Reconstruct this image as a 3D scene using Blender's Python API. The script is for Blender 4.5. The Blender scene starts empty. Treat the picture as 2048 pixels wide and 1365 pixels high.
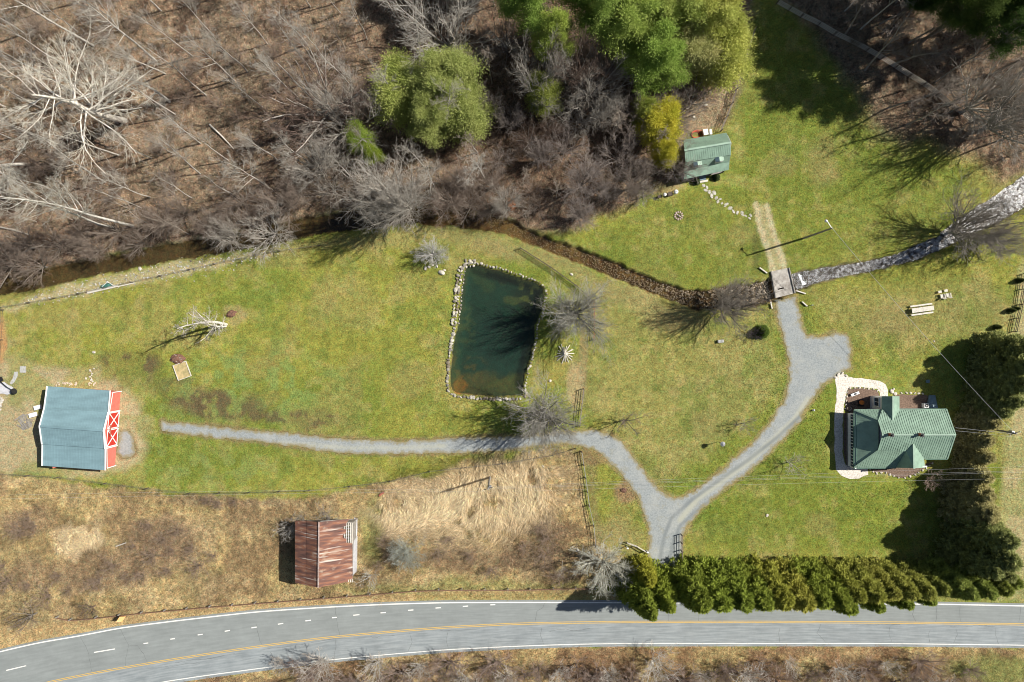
import bpy, math, random
import numpy as np
from mathutils import Vector, Matrix
R = math.radians
random.seed(7)

# ------------------------------------------------------------------ camera, sky, sun, exposure
K = 1 / 12.0            # metres on the ground per pixel of the 2048-pixel survey
H = 113.78              # drone height
CX, CY = 1024.0, 682.5
SUN_EL, SUN_AZ = 46.0, 17.0     # sun stands to the right and a little up in plan

sc = bpy.context.scene
COL = sc.collection
cam_d = bpy.data.cameras.new("camera")
cam_d.lens = 24; cam_d.sensor_width = 36; cam_d.clip_end = 6000; cam_d.clip_start = 0.5
cam = bpy.data.objects.new("camera", cam_d); COL.objects.link(cam)
cam.location = (0, 0, H); cam.rotation_euler = (0, 0, 0)
sc.camera = cam
w = bpy.data.worlds.new("World"); sc.world = w; w.use_nodes = True
sky = w.node_tree.nodes.new("ShaderNodeTexSky"); sky.sky_type = 'NISHITA'; sky.sun_disc = False
sky.sun_elevation = R(SUN_EL); sky.sun_rotation = R(90 - SUN_AZ)
w.node_tree.links.new(sky.outputs[0], w.node_tree.nodes["Background"].inputs[0])
w.node_tree.nodes["Background"].inputs[1].default_value = 0.05
sd = bpy.data.lights.new("sun", 'SUN'); sd.energy = 5.0; sd.angle = R(0.55); sd.color = (1, 0.95, 0.87)
sun = bpy.data.objects.new("sun", sd); COL.objects.link(sun)
sv = Vector((math.cos(R(SUN_EL)) * math.cos(R(SUN_AZ)), math.cos(R(SUN_EL)) * math.sin(R(SUN_AZ)), math.sin(R(SUN_EL))))
sun.rotation_euler = sv.to_track_quat('Z', 'Y').to_euler(); sun.location = (60, 20, 80)
sc.view_settings.view_transform = 'Standard'; sc.view_settings.look = 'None'
sc.view_settings.exposure = 0.42; sc.view_settings.gamma = 1
sc.render.resolution_x = 1024; sc.render.resolution_y = 682
try:
    sc.cycles.filter_width = 1.0; sc.cycles.max_bounces = 5; sc.cycles.transparent_max_bounces = 8; sc.cycles.diffuse_bounces = 2
except Exception: pass

# ------------------------------------------------------------------ small helpers
def P(px, py, z=0.0):
    s = K * (H - z) / H
    return Vector(((px - CX) * s, (CY - py) * s, z))
def tag(o, label=None, cat=None, group=None, kind=None):
    if label: o['label'] = label
    if cat: o['category'] = cat
    if group: o['group'] = group
    if kind: o['kind'] = kind
    return o
def empty(name, loc, rz=0, label=None, cat=None, group=None):
    o = bpy.data.objects.new(name, None); COL.objects.link(o)
    o.location = loc; o.rotation_euler = (0, 0, rz); o.empty_display_size = 0.3
    return tag(o, label, cat, group)
def link_mesh(name, me, parent=None, loc=None):
    o = bpy.data.objects.new(name, me); COL.objects.link(o)
    if parent: o.parent = parent
    if loc is not None: o.location = loc
    return o

class MB:
    """collects shapes; build() links them as one mesh object"""
    def __init__(s): s.v = []; s.f = []
    def add(s, vs, fs):
        n = len(s.v); s.v += [tuple(p) for p in vs]; s.f += [tuple(i + n for i in f) for f in fs]; return s
    def box(s, c, size, rz=0, rx=0, ry=0):
        m = Matrix.Translation(c) @ Matrix.Rotation(rz, 4, 'Z') @ Matrix.Rotation(ry, 4, 'Y') @ Matrix.Rotation(rx, 4, 'X')
        a, b, h = size[0] / 2, size[1] / 2, size[2] / 2
        vs = [m @ Vector(p) for p in ((-a,-b,-h),(a,-b,-h),(a,b,-h),(-a,b,-h),(-a,-b,h),(a,-b,h),(a,b,h),(-a,b,h))]
        return s.add(vs, [(3,2,1,0),(4,5,6,7),(0,1,5,4),(1,2,6,5),(2,3,7,6),(3,0,4,7)])
    def beam(s, p0, p1, wd, ht, up=(0,0,1)):
        p0, p1 = Vector(p0), Vector(p1); d = (p1 - p0).normalized(); u = Vector(up)
        if abs(d.dot(u)) > .98: u = Vector((1,0,0))
        x = d.cross(u).normalized(); y = x.cross(d).normalized()
        vs = []
        for p in (p0, p1):
            for a, b in ((-1,-1),(1,-1),(1,1),(-1,1)): vs.append(p + x*a*wd/2 + y*b*ht/2)
        return s.add(vs, [(0,1,2,3),(7,6,5,4),(0,4,5,1),(1,5,6,2),(2,6,7,3),(3,7,4,0)])
    def tube(s, pts, rad, n=6, cap=True):
        pts = [Vector(p) for p in pts]
        if not hasattr(rad, '__len__'): rad = [rad]*len(pts)
        vs = []; fs = []
        for i, p in enumerate(pts):
            d = (pts[min(i+1, len(pts)-1)] - pts[max(i-1, 0)]).normalized()
            u = Vector((0,0,1)) if abs(d.z) < .9 else Vector((1,0,0))
            x = d.cross(u).normalized(); y = x.cross(d)
            for k in range(n):
                a = 2*math.pi*k/n; vs.append(p + (x*math.cos(a) + y*math.sin(a))*rad[i])
        for i in range(len(pts)-1):
            for k in range(n):
                k2 = (k+1) % n; fs.append((i*n+k, i*n+k2, (i+1)*n+k2, (i+1)*n+k))
        if cap: fs.append(tuple(range(n))[::-1]); fs.append(tuple((len(pts)-1)*n+k for k in range(n)))
        return s.add(vs, fs)
    def prism(s, poly, z0, z1):
        """vertical prism over plan polygon"""
        n = len(poly); vs = [(p[0], p[1], z0) for p in poly] + [(p[0], p[1], z1) for p in poly]
        fs = [tuple(range(n))[::-1], tuple(range(n, 2*n))] + [(i, (i+1) % n, n+(i+1) % n, n+i) for i in range(n)]
        return s.add(vs, fs)
    def slab(s, pts, t):
        """thick plate under the 3D polygon pts"""
        pts = [Vector(p) for p in pts]; n = len(pts); nn = normal(pts)
        if nn.z < 0: pts = pts[::-1]; nn = -nn
        vs = pts + [p - Vector((0,0,t)) for p in pts]
        fs = [tuple(range(n)), tuple(range(n, 2*n))[::-1]] + [(i, n+i, n+(i+1) % n, (i+1) % n) for i in range(n)]
        return s.add(vs, fs)
    def build(s, name, m, parent=None, smooth=False, loc=None, bevel=0):
        me = bpy.data.meshes.new(name)
        vs = s.v
        me.from_pydata(vs, [], s.f); me.update()
        if m: me.materials.append(m)
        o = link_mesh(name, me, parent)
        if parent and parent.parent is None and parent.type == 'EMPTY':
            pass
        if loc is not None: o.location = loc
        if smooth: me.shade_smooth()
        if bevel:
            b = o.modifiers.new("bevel", 'BEVEL'); b.width = bevel; b.segments = 1; b.limit_method = 'ANGLE'
        return o
def normal(pts):
    n = Vector((0,0,0))
    for i in range(len(pts)):
        a, b = pts[i], pts[(i+1) % len(pts)]
        n += Vector(((a.y-b.y)*(a.z+b.z), (a.z-b.z)*(a.x+b.x), (a.x-b.x)*(a.y+b.y)))
    return n.normalized()
def rel(root, p):   # world point -> root's own coordinates
    return root.matrix_basis.inverted() @ Vector(p)
def world_part(mb, name, m, root, **k):
    """mb holds world coordinates; make it a child of root"""
    inv = root.matrix_basis.inverted(); mb.v = [tuple(inv @ Vector(p)) for p in mb.v]
    return mb.build(name, m, root, **k)

# ------------------------------------------------------------------ materials
def nd(nt, t, **k):
    n = nt.nodes.new(t)
    for a, b in k.items(): setattr(n, a, b)
    return n
def mat(name, col, rough=.8, var=.25, scale=3.0, col2=None, bump=0.0, spec=.3, metal=0.0, stretch=None, obj_color=False, detail=6, fac=(.35,.65), bscale=None):
    m = bpy.data.materials.new(name); m.use_nodes = True; nt = m.node_tree; L = nt.links
    b = nt.nodes["Principled BSDF"]
    b.inputs["Roughness"].default_value = rough; b.inputs["Metallic"].default_value = metal
    b.inputs["Specular IOR Level"].default_value = spec
    tc = nd(nt, "ShaderNodeTexCoord"); mp = nd(nt, "ShaderNodeMapping"); L.new(tc.outputs["Object"], mp.inputs[0])
    if stretch: mp.inputs["Scale"].default_value = stretch
    n = nd(nt, "ShaderNodeTexNoise"); n.inputs["Scale"].default_value = scale; n.inputs["Detail"].default_value = detail
    n.inputs["Roughness"].default_value = .65
    L.new(mp.outputs[0], n.inputs["Vector"])
    mr = nd(nt, "ShaderNodeMapRange"); mr.inputs[1].default_value = fac[0]; mr.inputs[2].default_value = fac[1]
    L.new(n.outputs[0], mr.inputs[0])
    if col2 is None: col2 = tuple(c*(1-var) for c in col); col = tuple(min(1, c*(1+var)) for c in col)
    mx = nd(nt, "ShaderNodeMix", data_type='RGBA'); mx.inputs[6].default_value = (*col, 1); mx.inputs[7].default_value = (*col2, 1)
    L.new(mr.outputs[0], mx.inputs[0]); out = mx.outputs[2]
    if obj_color:
        oi = nd(nt, "ShaderNodeObjectInfo"); mm = nd(nt, "ShaderNodeMix", data_type='RGBA', blend_type='MULTIPLY')
        mm.inputs[0].default_value = 1; L.new(out, mm.inputs[6]); L.new(oi.outputs["Color"], mm.inputs[7]); out = mm.outputs[2]
    L.new(out, b.inputs["Base Color"])
    if bump:
        n2 = nd(nt, "ShaderNodeTexNoise"); n2.inputs["Scale"].default_value = bscale or scale*3; n2.inputs["Detail"].default_value = 5
        L.new(mp.outputs[0], n2.inputs["Vector"])
        bp = nd(nt, "ShaderNodeBump"); bp.inputs["Distance"].default_value = bump; bp.inputs["Strength"].default_value = 1
        L.new(n2.outputs[0], bp.inputs["Height"]); L.new(bp.outputs[0], b.inputs["Normal"])
    return m
def foliage_mat(name, c1, c2, scale=.6, trans=.25):
    m = bpy.data.materials.new(name); m.use_nodes = True; nt = m.node_tree; L = nt.links
    nt.nodes.remove(nt.nodes["Principled BSDF"]); out = nt.nodes["Material Output"]
    tc = nd(nt, "ShaderNodeTexCoord")
    oi = nd(nt, "ShaderNodeObjectInfo")
    ad = nd(nt, "ShaderNodeVectorMath", operation='ADD'); L.new(tc.outputs["Object"], ad.inputs[0])
    sc_ = nd(nt, "ShaderNodeVectorMath", operation='SCALE'); L.new(oi.outputs["Location"], sc_.inputs[0]); sc_.inputs[3].default_value = .37
    L.new(sc_.outputs[0], ad.inputs[1])
    n = nd(nt, "ShaderNodeTexNoise"); n.inputs["Scale"].default_value = scale; n.inputs["Detail"].default_value = 8; n.inputs["Roughness"].default_value = .75
    L.new(ad.outputs[0], n.inputs["Vector"])
    mr = nd(nt, "ShaderNodeMapRange"); mr.inputs[1].default_value = .36; mr.inputs[2].default_value = .64; L.new(n.outputs[0], mr.inputs[0])
    mx = nd(nt, "ShaderNodeMix", data_type='RGBA'); mx.inputs[6].default_value = (*c1, 1); mx.inputs[7].default_value = (*c2, 1); L.new(mr.outputs[0], mx.inputs[0])
    mm = nd(nt, "ShaderNodeMix", data_type='RGBA', blend_type='MULTIPLY'); mm.inputs[0].default_value = 1
    L.new(mx.outputs[2], mm.inputs[6]); L.new(oi.outputs["Color"], mm.inputs[7])
    d = nd(nt, "ShaderNodeBsdfDiffuse"); t = nd(nt, "ShaderNodeBsdfTranslucent"); L.new(mm.outputs[2], d.inputs[0]); L.new(mm.outputs[2], t.inputs[0])
    ms = nd(nt, "ShaderNodeMixShader"); ms.inputs[0].default_value = trans; L.new(d.outputs[0], ms.inputs[1]); L.new(t.outputs[0], ms.inputs[2])
    L.new(ms.outputs[0], out.inputs[0]); return m

M = {}
M['bark'] = mat("bark", (.95,.95,.95), .9, col2=(.5,.47,.42), scale=2.2, bump=.02, obj_color=True)
M['twig'] = mat("twig", (1,1,1), .9, col2=(.6,.55,.5), scale=1.2, obj_color=True)
M['needle'] = foliage_mat("needles", (1,1,1), (.62,.70,.55), .7, .42)
M['spruce'] = foliage_mat("spruce_needles", (1,1,1), (.55,.55,.45), 1.1, .25)
M['greenroof'] = mat("green_metal_roof", (.245,.355,.27), .42, var=.16, scale=.9, spec=.5, bump=.003, bscale=2)
M['blueroof'] = mat("blue_grey_metal_roof", (.175,.275,.305), .45, var=.13, scale=.8, stretch=(.35,1.4,1), spec=.5, bump=.003, bscale=2)
M['rust'] = None
M['redwall'] = mat("red_barn_paint", (.66,.17,.13), .7, var=.12, scale=1.5)
M['reddoor'] = mat("red_door_paint", (.50,.035,.022), .6, var=.12, scale=1.5)
M['white'] = mat("white_paint", (.82,.82,.80), .6, var=.05, scale=2)
M['siding'] = mat("white_siding", (.62,.62,.60), .7, var=.08, scale=1, stretch=(1,1,12))
M['logwall'] = mat("weathered_wall", (.30,.26,.21), .85, var=.25, scale=2)
M['glass'] = mat("window_glass", (.03,.045,.06), .12, var=.3, scale=.6, spec=.8)
M['oldwood'] = mat("weathered_grey_wood", (.36,.34,.31), .9, col2=(.2,.185,.165), scale=1.6, stretch=(1,1,1), bump=.01)
M['palewood'] = mat("pale_wood", (.62,.58,.50), .85, var=.15, scale=4, bump=.006)
M['darkwood'] = mat("dark_fence_wood", (.10,.08,.065), .9, var=.3, scale=3)
M['fencewood'] = mat("grey_fence_wood", (.30,.27,.23), .9, col2=(.16,.13,.11), scale=2.5)
M['redwood'] = mat("reddish_board", (.34,.12,.08), .85, var=.25, scale=3)
M['deck'] = mat("bridge_planks", (.50,.47,.42), .9, col2=(.20,.18,.16), scale=1.1, bump=.01, fac=(.38,.72))
M['black'] = mat("black_metal", (.02,.02,.022), .5, var=.2, scale=3)
M['metal'] = mat("galvanised_metal", (.5,.5,.5), .4, var=.15, scale=3, metal=.6)
M['rustmetal'] = mat("rusty_metal", (.24,.14,.09), .8, var=.3, scale=4)
M['brick'] = mat("chimney_brick", (.38,.13,.08), .9, var=.25, scale=8)
M['rock'] = mat("pale_rock", (.56,.54,.48), .9, col2=(.27,.25,.22), scale=2.5, bump=.03, obj_color=True)
M['darkrock'] = mat("creek_rock", (.62,.57,.48), .7, col2=(.22,.14,.075), scale=5, bump=.02)
M['orange'] = mat("orange_plastic", (.85,.25,.04), .5, var=.1, scale=3)
M['terracotta'] = mat("terracotta", (.62,.25,.12), .8, var=.15, scale=6)
M['sand'] = mat("sand", (.58,.44,.22), .95, col2=(.30,.26,.12), scale=1.4, bump=.02)
M['bluepanel'] = mat("blue_grey_panel", (.16,.24,.28), .5, var=.15, scale=2)
M['concrete'] = mat("concrete", (.42,.42,.40), .9, var=.15, scale=3)
M['redhose'] = mat("red_hose", (.65,.10,.06), .5, var=.1)
M['tarp'] = mat("green_tarp", (.05,.16,.13), .7, var=.3, scale=3)
M['wire'] = mat("wire", (.55,.55,.56), .5, var=.05, metal=.3)
M['darkwire'] = mat("dark_wire", (.10,.10,.10), .6, var=.05)
M['brush'] = mat("brush_twigs", (.25,.16,.12), .9, var=.3, scale=2)
M['leafheap'] = mat("dead_leaves", (.26,.13,.08), .95, col2=(.10,.06,.05), scale=6, bump=.05)
M['fabric'] = mat("grey_cover", (.50,.50,.52), .7, var=.15, scale=3)

# rusty barn roof: streaks down the slope (x), sheets across y
def rust_mat():
    m = bpy.data.materials.new("rusty_metal_roof"); m.use_nodes = True; nt = m.node_tree; L = nt.links
    b = nt.nodes["Principled BSDF"]; b.inputs["Roughness"].default_value = .75; b.inputs["Specular IOR Level"].default_value = .25
    tc = nd(nt, "ShaderNodeTexCoord")
    def noise(sx, sy, scale, det=5):
        mp = nd(nt, "ShaderNodeMapping"); mp.inputs["Scale"].default_value = (sx, sy, .02); L.new(tc.outputs["Object"], mp.inputs[0])
        n = nd(nt, "ShaderNodeTexNoise"); n.inputs["Scale"].default_value = scale; n.inputs["Detail"].default_value = det; L.new(mp.outputs[0], n.inputs["Vector"]); return n
    def ramp(n, st):
        r = nd(nt, "ShaderNodeValToRGB"); L.new(n.outputs[0], r.inputs[0])
        e = r.color_ramp.elements
        e[0].position = st[0][0]; e[0].color = (*st[0][1], 1); e[1].position = st[-1][0]; e[1].color = (*st[-1][1], 1)
        for p, c in st[1:-1]:
            k = e.new(p); k.color = (*c, 1)
        return r
    base = ramp(noise(.25, 1.3, 1.6), [(.34, (.10,.055,.045)), (.47, (.17,.085,.065)), (.56, (.25,.11,.065)), (.7, (.34,.23,.17))])
    st = ramp(noise(.09, 1.6, 1.5, 3), [(.60, (0,0,0)), (.655, (1,1,1))])
    mx = nd(nt, "ShaderNodeMix", data_type='RGBA'); L.new(st.outputs[0], mx.inputs[0]); L.new(base.outputs[0], mx.inputs[6]); mx.inputs[7].default_value = (.52,.44,.38,1)
    sp = ramp(noise(.6, .8, 1.1), [(.62, (0,0,0)), (.72, (.7,.7,.7))])
    mx2 = nd(nt, "ShaderNodeMix", data_type='RGBA'); L.new(sp.outputs[0], mx2.inputs[0]); L.new(mx.outputs[2], mx2.inputs[6]); mx2.inputs[7].default_value = (.42,.33,.25,1)
    L.new(mx2.outputs[2], b.inputs["Base Color"]); return m
M['rust'] = rust_mat()

# ------------------------------------------------------------------ numpy noise and polygon distance
def vnoise(x, y, seed):
    rs = np.random.RandomState(seed); g = rs.rand(256, 256).astype(np.float32)
    xi = np.floor(x).astype(int); yi = np.floor(y).astype(int); fx = x - xi; fy = y - yi
    fx = fx*fx*(3-2*fx); fy = fy*fy*(3-2*fy); xi &= 255; yi &= 255; x1 = (xi+1) & 255; y1 = (yi+1) & 255
    return (g[xi,yi]*(1-fx)+g[x1,yi]*fx)*(1-fy) + (g[xi,y1]*(1-fx)+g[x1,y1]*fx)*fy
def fbm(x, y, f, seed, o=4, gain=.5):
    a = 1; s = 0; t = 0
    for k in range(o):
        s = s + a*vnoise(x*f*2**k + 17.3*k, y*f*2**k + 5.1*k, seed+k); t += a; a *= gain
    return s/t
def sdf(poly, x, y, near=False):
    """signed distance to polygon (negative inside)"""
    d = np.full(x.shape, 1e9, np.float64); ins = np.zeros(x.shape, bool); nx = np.zeros(x.shape); ny = np.zeros(x.shape)
    n = len(poly)
    for i in range(n):
        ax, ay = poly[i]; bx, by = poly[(i+1) % n]; ex, ey = bx-ax, by-ay
        t = np.clip(((x-ax)*ex + (y-ay)*ey)/(ex*ex+ey*ey+1e-12), 0, 1)
        qx = ax+t*ex; qy = ay+t*ey; dd = (x-qx)**2+(y-qy)**2
        if near: u = dd < d; nx = np.where(u, qx, nx); ny = np.where(u, qy, ny)
        d = np.minimum(d, dd)
        c = ((ay > y) != (by > y)); xx = ax + (y-ay)/(by-ay if by != ay else 1e-9)*ex
        ins ^= c & (x < xx)
    d = np.sqrt(d); d = np.where(ins, -d, d)
    return (d, nx, ny) if near else d
def linedist(line, x, y):
    """distance to polyline and interpolated third value"""
    d = np.full(x.shape, 1e9); v = np.zeros(x.shape)
    for (ax, ay, av), (bx, by, bv) in zip(line[:-1], line[1:]):
        ex, ey = bx-ax, by-ay; t = np.clip(((x-ax)*ex + (y-ay)*ey)/(ex*ex+ey*ey), 0, 1)
        dd = np.hypot(x-ax-t*ex, y-ay-t*ey); u = dd < d; d = np.where(u, dd, d); v = np.where(u, av+(bv-av)*t, v)
    return d, v
def sstep(a, b, x):
    t = np.clip((x-a)/(b-a), 0, 1); return t*t*(3-2*t)

# ------------------------------------------------------------------ survey outlines (survey pixels)
CREEK = [(-300,640,20),(0,572,16),(60,562,15),(120,548,14),(200,532,14),(300,512,15),(400,494,15),(500,478,15),(600,455,17),(700,440,17),(800,430,15),(900,436,14),(980,447,13),(1020,456,13),(1060,475,10),(1110,495,10),(1180,520,11),(1240,545,12),(1300,570,12),(1360,592,13),(1400,600,18),(1450,595,19),(1500,590,20),(1540,580,20),(1590,564,15),(1650,548,11),(1710,538,9),(1770,526,9),(1830,508,11),(1890,480,14),(1950,444,18),(2010,408,22),(2070,370,22),(2300,250,24)]
POND = [(932,532),(957,531),(997,540),(1034,552),(1072,565),(1089,577),(1089,590),(1084,619),(1070,654),(1070,679),(1062,712),(1052,744),(1048,769),(1046,793),(1009,794),(960,793),(912,788),(901,782),(899,766),(901,724),(906,694),(913,654),(918,629),(920,600),(923,575),(927,545)]
DRIVE = [(322,842),(400,850),(470,858),(512,862),(600,870),(680,878),(760,882),(850,881),(910,877),(1000,874),(1090,868),(1180,862),(1215,866),(1240,880),(1262,905),(1280,935),(1300,960),(1325,985),(1350,996),(1367,994),(1400,975),(1450,935),(1500,890),(1540,848),(1568,800),(1579,760),(1578,720),(1568,680),(1556,640),(1549,598),(1590,594),(1597,625),(1605,655),(1613,672),(1640,676),(1668,665),(1692,670),(1702,700),(1701,735),(1675,752),(1645,770),(1620,805),(1600,840),(1570,875),(1530,915),(1490,950),(1440,985),(1400,1020),(1375,1050),(1365,1075),(1362,1110),(1362,1150),(1372,1207),(1290,1207),(1300,1150),(1298,1090),(1297,1060),(1290,1030),(1280,1000),(1260,970),(1235,940),(1210,915),(1190,900),(1160,891),(1130,887),(1080,892),(1000,903),(930,906),(850,907),(760,908),(700,906),(620,898),(550,888),(500,882),(430,876),(370,868),(325,863)]
PAD = [(238,866),(252,862),(262,872),(270,890),(272,905),(262,914),(245,916),(235,905)]
GPATH = [(1670,751),(1685,747),(1693,753),(1730,758),(1758,762),(1772,770),(1776,781),(1776,800),(1761,800),(1760,786),(1755,778),(1716,775),(1695,776),(1692,788),(1687,818),(1685,850),(1686,910),(1690,930),(1735,938),(1736,950),(1718,957),(1700,958),(1682,952),(1672,941),(1669,900),(1668,850),(1670,818),(1674,785)]
WOODS1 = [(-20000,-20000),(1500,-20000),(1482,-300),(1500,30),(1490,80),(1478,180),(1445,265),(1368,272),(1360,362),(1290,385),(1215,428),(1150,462),(1080,466),(1010,440),(900,425),(800,418),(700,428),(600,442),(500,465),(400,482),(300,500),(200,520),(120,537),(60,552),(0,575),(-900,700),(-20000,1500)]
WOODS2 = [(1501,-20000),(1500,-400),(1560,0),(1600,40),(1660,110),(1700,170),(1745,240),(1765,275),(1850,285),(1950,320),(2010,370),(2060,350),(3000,-100),(22000,-2000),(22000,-20000)]
MEADOW = [(-900,930),(0,950),(120,957),(250,980),(380,994),(500,992),(620,988),(760,968),(860,945),(960,918),(1060,902),(1140,898),(1163,925),(1170,1000),(1190,1090),(1250,1125),(1200,1185),(-900,1420)]
SOUTH = [(-900,1450),(300,1375),(700,1310),(1050,1290),(2048,1290),(3000,1330),(3000,2300),(-900,2300)]
STRAW1 = [(800,970),(900,940),(1000,925),(1080,918),(1130,940),(1125,1000),(1080,1050),(1000,1075),(930,1080),(860,1060),(780,1075),(740,1030),(760,990)]
STRAW2 = [(115,1062),(150,1045),(195,1055),(200,1085),(160,1115),(118,1105)]
TAN = [(-900,620),(8,640),(15,715),(60,725),(200,735),(262,790),(300,845),(300,900),(245,945),(120,950),(-900,940)]
FIELD = [(2040,540),(2035,600),(2020,670),(2010,900),(2000,1100),(1985,1200),(3000,1200),(3000,300)]
VERGE = [(-900,1440),(-900,1330),(0,1262),(150,1242),(512,1208),(700,1194),(900,1182),(1150,1178),(1240,1190),(1240,1210),(900,1208),(512,1230),(0,1308)]

# ------------------------------------------------------------------ ground sheet
def axis(lo, hi, step, far):
    c = np.arange(lo, hi+step, step); out = []
    s = step; p = hi+step
    while p < far: out.append(p); s *= 1.25; p += s
    return np.concatenate([-(np.array(out[::-1])), c, np.array(out)]) if abs(lo) == abs(hi) else c
gx = axis(-94, 94, .24, 1800); gy = axis(-64, 64, .24, 1800)
GX, GY = np.meshgrid(gx, gy)                    # rows = y
px = GX/K + CX; py = CY - GY/K
wx = px + (fbm(GX, GY, .35, 11, 4)-.5)*34; wy = py + (fbm(GX, GY, .35, 21, 4)-.5)*34
wx2 = px + (fbm(GX, GY, 1.1, 31, 3)-.5)*9; wy2 = py + (fbm(GX, GY, 1.1, 41, 3)-.5)*9
def zone(poly, f=10, warp=1):
    a, b = (wx, wy) if warp == 1 else ((wx2, wy2) if warp == 2 else (px, py))
    return 1 - sstep(-f, f, sdf(poly, a, b))
def lerp(c, col, m): return c*(1-m[..., None]) + np.array(col)*m[..., None]
def blob(cx, cy, rx, ry=None, f=.6, warp=1):
    ry = ry or rx; a, b = (wx, wy) if warp == 1 else (wx2, wy2)
    return 1 - sstep(f, 1.25, np.hypot((a-cx)/rx, (b-cy)/ry))

n1 = fbm(GX, GY, .07, 1, 5, .6); n2 = fbm(GX, GY, .22, 2, 4); n3 = fbm(GX, GY, .9, 3, 4, .6); n4 = fbm(GX, GY, .045, 8, 3)
z_w1, z_w2 = zone(WOODS1, 12), zone(WOODS2, 22); z_w = np.maximum(z_w1, z_w2)
z_m, z_s = zone(MEADOW, 6), zone(SOUTH, 5); z_me = np.maximum(z_m, z_s)
z_st = np.maximum(zone(STRAW1, 40), zone(STRAW2, 12))*sstep(.28, .42, fbm(GX, GY, .3, 211, 4, .6))
# lawn
g = np.zeros(GX.shape+(3,)); g[:] = (.238,.243,.054)
g = lerp(g, (.155,.195,.038), sstep(.42, .62, n1)*.8)
g = lerp(g, (.27,.235,.095), sstep(.50, .68, n2)*.45)
east = zone([(1400,1100),(1400,990),(1590,860),(1680,760),(1670,950),(1880,960),(1880,1100)], 25)
g = lerp(g, (.135,.185,.03), east*.65)
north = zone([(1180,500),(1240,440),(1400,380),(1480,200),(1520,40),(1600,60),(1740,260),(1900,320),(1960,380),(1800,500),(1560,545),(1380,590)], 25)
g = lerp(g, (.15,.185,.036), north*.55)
mid = zone([(1180,560),(1540,620),(1560,780),(1420,900),(1320,970),(1220,850),(1150,820)], 25)
g = lerp(g, (.265,.245,.10), mid*.55)
g = lerp(g, (.26,.23,.10), zone([(1620,590),(1960,560),(2030,620),(1960,680),(1720,690),(1650,640)], 30)*.5)
n5 = fbm(GX, GY, .45, 171, 4, .65); n6 = fbm(GX, GY, 1.6, 181, 3, .7)
g = lerp(g, (.31,.25,.115), sstep(.54, .70, n5)*.35); g = lerp(g, (.15,.19,.045), sstep(.55, .72, fbm(GX, GY, .38, 191, 4, .65))*.6)
g = g*(1+(n5-.5)*.35+(n6-.5)*.55)[..., None]
lite = zone([(440,700),(560,690),(700,760),(560,850),(330,830),(300,790)], 30)
spots = sstep(.50, .56, fbm(GX, GY, .55, 55, 2))
g = lerp(g, (.19,.25,.075), lite*spots*.8)
g = lerp(g, (.21,.25,.085), zone([(280,900),(420,900),(560,930),(500,975),(300,965)], 20)*spots*.5)
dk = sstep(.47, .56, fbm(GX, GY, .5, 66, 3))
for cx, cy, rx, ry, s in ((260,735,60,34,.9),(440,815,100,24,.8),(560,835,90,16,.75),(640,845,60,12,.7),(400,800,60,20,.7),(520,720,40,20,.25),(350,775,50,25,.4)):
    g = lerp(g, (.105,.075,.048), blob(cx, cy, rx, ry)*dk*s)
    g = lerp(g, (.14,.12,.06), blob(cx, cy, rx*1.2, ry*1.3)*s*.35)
g = lerp(g, (.24,.145,.10), blob(1253,985,24,30)*.75)
g = lerp(g, (.22,.14,.09), blob(1180,915,60,22)*.6)
g = lerp(g, (.24,.19,.11), blob(1166,720,9,90,warp=2)*.7)
g = lerp(g, (.38,.30,.18), blob(1150,770,17,50,warp=2)*.75)
g = lerp(g, (.32,.27,.08), blob(1110,750,28,24)*.5)
g = lerp(g, (.20,.14,.09), zone([(1168,900),(1180,900),(1210,1090),(1190,1090)], 8)*.5)
g = lerp(g, (.27,.21,.13), blob(1240,1080,60,40)*.4)
g = lerp(g, (.34,.25,.16), blob(470,628,22,14)*.4)
# wood edges, bare patches
g = lerp(g, (.40,.34,.22), zone([(60,592),(200,556),(330,530),(480,508),(560,492),(560,500),(400,540),(250,575),(80,610),(0,622),(0,612)], 8)*.75)
g = lerp(g, (.30,.25,.13), zone([(900,450),(1000,470),(1120,510),(1300,590),(1400,650),(1330,660),(1200,590),(1050,520),(920,490),(700,500),(560,500),(620,480),(800,455)], 14)*.5)
g = lerp(g, (.34,.25,.155), blob(1400,345,55,14)*.0 + zone([(1300,380),(1360,362),(1370,372),(1320,400),(1290,400)], 8)*.6)
for cx, cy, rx, ry, s in ((1645,320,30,60,.35),(1780,640,60,25,.3),(1360,640,60,30,.3),(700,600,60,60,.25),(820,760,50,40,.3),(1480,470,30,20,.25),(1560,330,40,20,.3),(120,640,60,30,.3),(980,500,40,16,.4),(1310,950,60,20,.2),(1640,1050,40,25,.3)):
    g = lerp(g, (.30,.23,.12), blob(cx, cy, rx, ry)*s)
# track north of the bridge
tr = [(1524,410,0),(1528,440,0),(1540,480,0),(1552,515,0),(1560,548,0)]
d, _ = linedist(tr, wx2, wy2)
g = lerp(g, (.46,.39,.26), (1-sstep(11, 22, d))*.55*sstep(400, 420, py))
d1, _ = linedist([(x-11, y, 0) for x, y, _ in tr], wx2, wy2); d2, _ = linedist([(x+11, y, 0) for x, y, _ in tr], wx2, wy2)
g = lerp(g, (.50,.44,.31), (1-sstep(3, 7, np.minimum(d1, d2)))*.6)
g = lerp(g, (.08,.085,.035), blob(1512,500,9,45,warp=2)*.5)
g = lerp(g, (.36,.30,.19), zone(TAN, 14)*(.45+.5*sstep(.4, .6, n2)))
g = lerp(g, (.46,.24,.12), blob(4,680,10,50,warp=2)*.7)
g = lerp(g, (.40,.34,.20), zone(FIELD, 14)*.85)
g = lerp(g, (.22,.25,.08), zone(FIELD, 14)*sstep(.5, .6, n2)*.5)
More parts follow.
